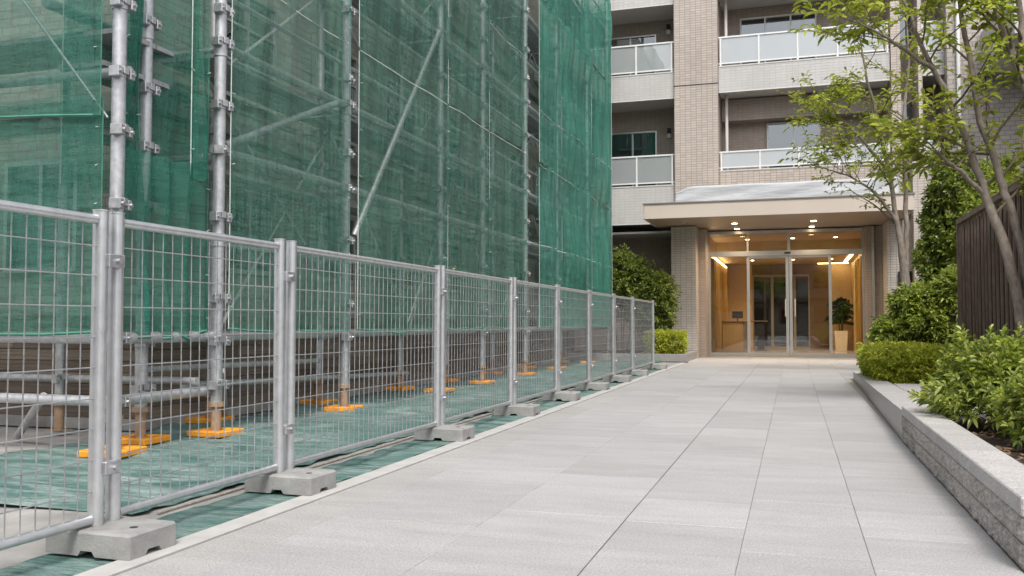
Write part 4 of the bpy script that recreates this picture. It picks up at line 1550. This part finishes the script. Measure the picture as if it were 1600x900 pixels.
# clipped hedge and shrubs on the right
shrub('clipped_hedge', 'low clipped bright yellow green hedge in the granite planter', (1.72, 14.9, 0.06), (0.74, 1.35, 0.31), 2100, 9, 0.092, 0.42, 'leaf_hedge', 'hedge', 3, boxy=True, amt=0.10, shell=0.8, zmin=-0.9, upb=0.6)
shrub('broadleaf_shrub', 'broad leafy green shrub at the foot of the double stemmed tree', (2.12, 18.0, 0.05), (0.98, 0.85, 0.80), 1200, 9, 0.155, 0.36, 'leaf_shrub', 'shrub', 5, amt=0.3, shell=0.35, blobs=9)
shrub('broadleaf_shrub', 'green shrub filling the corner left of the dark slat screen', (2.62, 17.5, 0.05), (0.62, 0.6, 1.0), 900, 9, 0.12, 0.38, 'leaf_shrub', 'shrub', 6, amt=0.3, blobs=7)
shrub('climbing_shrub', 'tall dark glossy climbing shrub rising above the slat screen end', (3.05, 19.6, 0.05), (0.78, 0.9, 2.05), 2000, 9, 0.14, 0.42, 'leaf_dark', 'shrub', 8, amt=0.3, blobs=13)
shrub('climbing_shrub', 'leafy light green shrub top peeping over the slat screen', (3.70, 19.2, 0.05), (1.0, 1.0, 2.25), 1900, 9, 0.14, 0.40, 'leaf_shrub', 'shrub', 9, amt=0.3, blobs=13)
FS = [((1.50, 7.62, 0.20), (0.46, 0.50, 0.33), 'bushy light green shrub behind the far end of the rough planter coping', 11, 'leaf_shrub'),
      ((2.02, 8.2, 0.20), (0.42, 0.55, 0.36), 'taller green shrub in front of the slat screen, behind the coping shrubs', 12, 'leaf_shrub'),
      ((1.62, 6.55, 0.20), (0.36, 0.48, 0.24), 'glossy green shrub at the right edge over the planter soil', 13, 'leaf_shrub'),
      ((1.98, 7.0, 0.20), (0.40, 0.5, 0.33), 'shrub at the right photo edge with upright yellow green shoots', 14, 'leaf_hedge')]
for (loc, rad, lab, sd, mt) in FS:
    shrub('foreground_shrub', lab, loc, rad, 760, 10, 0.086, 0.34, mt, 'shrub', sd, 'leafy shrubs in the rough stone planter', amt=0.28, shell=0.35, shoots=60, upb=0.8)
# left of the entrance
shrub('clipped_hedge', 'small round clipped hedge beside the left entrance column', (-3.25, 24.05, 0.15), (0.52, 0.42, 0.33), 800, 9, 0.085, 0.42, 'leaf_hedge', 'hedge', 15, boxy=True, amt=0.12, shell=0.75, zmin=-0.9)
shrub('evergreen_shrub', 'tall dark evergreen shrub between the netting and the entrance column', (-4.75, 25.6, 0.15), (1.05, 0.9, 1.68), 1300, 9, 0.16, 0.40, 'leaf_dark', 'shrub', 16, amt=0.35, upb=0.6, blobs=14, shell=0.3)
shrub('evergreen_shrub', 'loose evergreen shrub leaning against the left entrance column', (-3.80, 25.2, 0.15), (0.85, 0.6, 1.45), 900, 9, 0.15, 0.40, 'leaf_dark', 'shrub', 17, amt=0.35, upb=0.6, blobs=9, shell=0.3)

# potted lobby plant
pt = thing('potted_plant', 'dark leafy pot plant in a square cream pot inside the lobby', 'plant', (1.66, 35.2, 0))
m = MB()
m.v = [(-0.19, -0.19, 0.0), (0.19, -0.19, 0.0), (0.19, 0.19, 0.0), (-0.19, 0.19, 0.0), (-0.23, -0.23, 0.72), (0.23, -0.23, 0.72), (0.23, 0.23, 0.72), (-0.23, 0.23, 0.72),
       (-0.20, -0.20, 0.72), (0.20, -0.20, 0.72), (0.20, 0.20, 0.72), (-0.20, 0.20, 0.72), (-0.20, -0.20, 0.66), (0.20, -0.20, 0.66), (0.20, 0.20, 0.66), (-0.20, 0.20, 0.66)]
m.f = [(0, 3, 2, 1)] + [(i, (i + 1) % 4, 4 + (i + 1) % 4, 4 + i) for i in range(4)] + [(4 + i, 4 + (i + 1) % 4, 8 + (i + 1) % 4, 8 + i) for i in range(4)] + [(8 + i, 8 + (i + 1) % 4, 12 + (i + 1) % 4, 12 + i) for i in range(4)] + [(12, 13, 14, 15)]
m.build('pot', 'pot_cream', pt)
n = 210
th = RNG.uniform(0, 6.28, n)
el = RNG.uniform(0.1, 1.3, n)
Pp = np.stack([RNG.normal(0, 0.10, n), RNG.normal(0, 0.10, n), RNG.uniform(0.95, 1.75, n)], -1)
Dd = np.stack([np.cos(th) * np.cos(el), np.sin(th) * np.cos(el), np.sin(el)], -1)
link('foliage', leaves_mesh('foliage', Pp, Dd, RNG.uniform(0.3, 0.55, n), RNG.uniform(0.06, 0.10, n), 'leaf_indoor', 0.45), None, pt)
m = MB()
for k in range(5):
    a = k * 1.3
    m.path([(0.05 * math.cos(a), 0.05 * math.sin(a), 0.66), (0.1 * math.cos(a), 0.1 * math.sin(a), 1.2), (0.06 * math.cos(a), 0.12 * math.sin(a), 1.7)], [0.02, 0.016, 0.01], 6)
m.build('stems', 'bark_twig', pt, True)

# ------------------------------------------------------------------ trees


def grow_tree(label, loc, stems, seed, leaf_len, nbranch, blen, mat='leaf_tree', lw=0.46, start=0.35, twigs=6, lpt=9, side=None, group=None, crown_scale=1.0):
    """stems: list of (points, radii) in world coordinates"""
    rnd = random.Random(seed)
    root = thing('tree', label, 'tree', loc, group)
    o = Vector(loc)
    trunk = MB()
    tw = MB()
    LPs, LDs = [], []
    for pts, rs in stems:
        pl = [Vector(p) - o for p in pts]
        # smooth the polyline a little with midpoints
        fine, fr = [], []
        for i in range(len(pl) - 1):
            for s in range(4):
                t = s / 4
                q = pl[i].lerp(pl[i + 1], t)
                fine.append(q)
                fr.append(rs[i] + (rs[i + 1] - rs[i]) * t)
        fine.append(pl[-1])
        fr.append(rs[-1])
        sm = [fine[0]] + [(fine[i - 1] + fine[i] * 2 + fine[i + 1]) / 4 + Vector((rnd.gauss(0, 1), rnd.gauss(0, 1), 0)) * 0.008 for i in range(1, len(fine) - 1)] + [fine[-1]]
        trunk.path(sm, fr, 10)
        n = len(sm)
        for b in range(nbranch):
            t = start + (1 - start) * (b + rnd.random()) / nbranch
            i = min(n - 2, int(t * (n - 1)))
            p = sm[i].lerp(sm[i + 1], t * (n - 1) - i)
            axis = (sm[i + 1] - sm[i]).normalized()
            az = rnd.uniform(0, 6.28)
            dv = Vector((math.cos(az), math.sin(az), rnd.uniform(0.1, 0.9)))
            if side is not None:
                dv += Vector(side) * rnd.uniform(0.2, 1.0)
            dv = (dv + axis * 0.3).normalized()
            ln = blen * rnd.uniform(0.55, 1.2) * (1.0 - 0.45 * max(0, t - 0.6))
            r0 = max(0.006, fr[i] * 0.45)
            bp = [p]
            d2 = dv.copy()
            for s in range(5):
                d2 = (d2 + Vector((rnd.gauss(0, 0.16), rnd.gauss(0, 0.16), rnd.gauss(0.02, 0.12)))).normalized()
                bp.append(bp[-1] + d2 * ln / 5)
            tw.path(bp, [r0 * (1 - 0.16 * k) for k in range(6)], 6, False)
            for k in range(twigs):
                u = 0.30 + 0.70 * (k + rnd.random()) / twigs
                j = min(4, int(u * 5))
                q = bp[j].lerp(bp[j + 1], u * 5 - j)
                bd = (bp[j + 1] - bp[j]).normalized()
                td = (bd + Vector((rnd.gauss(0, 0.8), rnd.gauss(0, 0.8), rnd.gauss(0.1, 0.45)))).normalized()
                tl = ln * rnd.uniform(0.18, 0.42)
                e = q + td * tl
                e.z -= 0.05 * tl
                tw.path([q, e], [0.0045, 0.002], 4, False)
                sdv = td.cross(Vector((0, 0, 1)))
                if sdv.length < 0.1:
                    sdv = Vector((1, 0, 0))
                sdv.normalize()
                for m_ in range(lpt):
                    s = (m_ + 0.6) / lpt
                    pos = q.lerp(e, s)
                    sg = 1 if m_ % 2 else -1
                    ldv = td * 0.55 + sdv * sg * (0.9 if m_ < lpt - 1 else 0.1) + Vector((rnd.gauss(0, 0.22), rnd.gauss(0, 0.22), rnd.gauss(0.0, 0.25)))
                    LPs.append(tuple(pos))
                    LDs.append(tuple(ldv))
    trunk.build('trunk', 'bark_grey', root, True)
    tw.build('branches', 'bark_twig', root, True)
    P = np.array(LPs)
    D = np.array(LDs)
    n = len(P)
    r = np.random.default_rng(seed)
    L = leaf_len * r.uniform(0.6, 1.2, n)
    link('crown', leaves_mesh('crown', P, D, L, L * lw * r.uniform(0.85, 1.15, n), mat, 0.32), None, root)
    return root


# tree A: slender two stemmed tree right of the entrance
grow_tree('slender double stemmed tree with light foliage right of the entrance', (2.10, 19.0, 0.05), [
    ([(2.10, 19.0, 0.03), (2.10, 19.0, 1.44), (2.08, 19.0, 2.1), (1.95, 19.0, 3.0), (1.82, 18.9, 4.0), (1.62, 18.7, 4.9), (1.42, 18.5, 5.7), (1.25, 18.4, 6.7)], [0.11, 0.10, 0.085, 0.048, 0.040, 0.032, 0.024, 0.010]),
    ([(2.10, 19.0, 2.0), (2.13, 19.02, 2.6), (2.14, 19.05, 3.2), (2.13, 19.1, 4.1), (2.12, 19.1, 5.1), (2.25, 19.1, 6.2), (2.2, 19.2, 7.4)], [0.06, 0.052, 0.046, 0.040, 0.032, 0.024, 0.010]),
    ([(1.95, 19.0, 3.0), (1.60, 18.8, 3.5), (1.15, 18.6, 3.85), (0.65, 18.4, 4.0)], [0.034, 0.026, 0.018, 0.007]),
    ([(1.84, 18.95, 3.9), (1.35, 18.8, 4.6), (0.95, 18.6, 5.0), (0.55, 18.5, 5.2)], [0.034, 0.026, 0.018, 0.007]),
], 21, 0.112, 17, 1.15, start=0.40, twigs=7, lpt=7, side=(-0.3, -0.2, 0), lw=0.38)
# tree B: leaning tree in front of the slat screen
grow_tree('leaning tree with long bare stems in front of the dark slat screen', (2.50, 11.5, 0.09), [
    ([(2.53, 11.5, 0.07), (2.50, 11.5, 0.82), (2.48, 11.5, 1.15), (2.36, 11.5, 1.73), (2.17, 11.5, 2.39), (2.04, 11.5, 2.82), (1.79, 11.4, 3.55), (1.45, 11.3, 4.27), (1.22, 11.2, 4.9)], [0.075, 0.070, 0.066, 0.058, 0.049, 0.042, 0.034, 0.024, 0.010]),
    ([(2.72, 11.6, 0.08), (2.62, 11.55, 1.2), (2.52, 11.52, 1.77), (2.36, 11.5, 2.42), (2.28, 11.5, 2.75), (2.11, 11.5, 3.33), (2.02, 11.5, 3.92), (1.91, 11.5, 4.8), (1.85, 11.5, 5.5)], [0.062, 0.056, 0.050, 0.045, 0.042, 0.037, 0.032, 0.025, 0.010]),
    ([(2.12, 11.5, 2.5), (1.90, 11.4, 2.72), (1.72, 11.3, 2.86), (1.45, 11.1, 3.1)], [0.030, 0.024, 0.018, 0.006]),
    ([(1.60, 11.35, 3.95), (1.30, 11.2, 4.15), (1.0, 11.0, 4.32), (0.72, 10.8, 4.45)], [0.028, 0.022, 0.015, 0.006]),
], 22, 0.118, 11, 0.95, start=0.45, twigs=7, lpt=7, side=(-0.2, 0, 0), lw=0.38)
# tree C: a stem just beyond the right edge
grow_tree('tree leaning in from the right photo edge above the slat screen', (2.95, 11.0, 0.09), [
    ([(2.95, 11.0, 0.07), (2.85, 11.0, 1.8), (2.62, 11.1, 3.1), (2.50, 11.3, 3.75), (2.43, 11.4, 4.1), (2.22, 11.4, 4.8), (2.05, 11.4, 5.6)], [0.085, 0.07, 0.055, 0.046, 0.042, 0.034, 0.012]),
    ([(2.60, 11.1, 3.2), (2.55, 11.3, 3.9), (2.50, 11.4, 4.6), (2.48, 11.4, 5.4)], [0.045, 0.04, 0.032, 0.012]),
], 23, 0.118, 12, 1.0, start=0.42, twigs=7, lpt=7, lw=0.38)

# ------------------------------------------------------------------ the street behind the camera (seen in the glass)
for bi, (x0, x1, yb, h, mt, lab) in enumerate(((-26, 9, -30, 11.0, 'column_tile', 'long tiled block across the street, mirrored in the entrance glass left of centre'),
                                              (10, 32, -32, 13.0, 'parapet_tile', 'pale block across the street, mirrored in the entrance glass right of centre'))):
    sb = thing('street_building', lab, 'building', (x0, yb, 0), 'blocks across the street behind the viewer')
    MB().box(0, x1 - x0, -8, 0, 0, h).build('wall', mt, sb)
    MB().box(-0.2, x1 - x0 + 0.2, -8.2, 0.25, h, h + 0.35).build('roof_edge', 'parapet_cap', sb)
    MB().box(0.3, x1 - x0 - 0.3, 0.0, 1.4, 3.3, 3.5).build('awning', 'canopy_soffit', sb)
    for fl in range(int(h // 3.2)):
        for k in range(int((x1 - x0) // 3)):
            w = MB().box(0.7 + k * 3, 2.4 + k * 3, 0.002, 0.05, 0.9 + fl * 3.2, 2.6 + fl * 3.2).build('window', 'bronze_frame', sb)
            MB().box(0.78 + k * 3, 2.32 + k * 3, 0.052, 0.06, 0.98 + fl * 3.2, 2.52 + fl * 3.2).build('pane', 'dark_glass', w)
for k, (x, y) in enumerate(((-7.5, -11), (-1.8, -12.5), (3.6, -10.5), (8.5, -12))):
    grow_tree(['street tree mirrored at the left of the glass', 'street tree mirrored left of the sliding doors', 'street tree mirrored right of the sliding doors', 'street tree mirrored at the right of the glass'][k], (x, y, 0), [
        ([(x, y, 0), (x, y, 2.2), (x + 0.2, y, 3.6), (x + 0.4, y + 0.1, 6.5)], [0.16, 0.13, 0.10, 0.02]),
        ([(x, y, 2.0), (x - 0.5, y + 0.2, 3.4), (x - 0.9, y + 0.3, 5.6)], [0.10, 0.08, 0.02])], 40 + k, 0.26, 14, 1.9, start=0.4, twigs=6, lpt=8, mat='leaf_shrub', group='street trees behind the viewer')
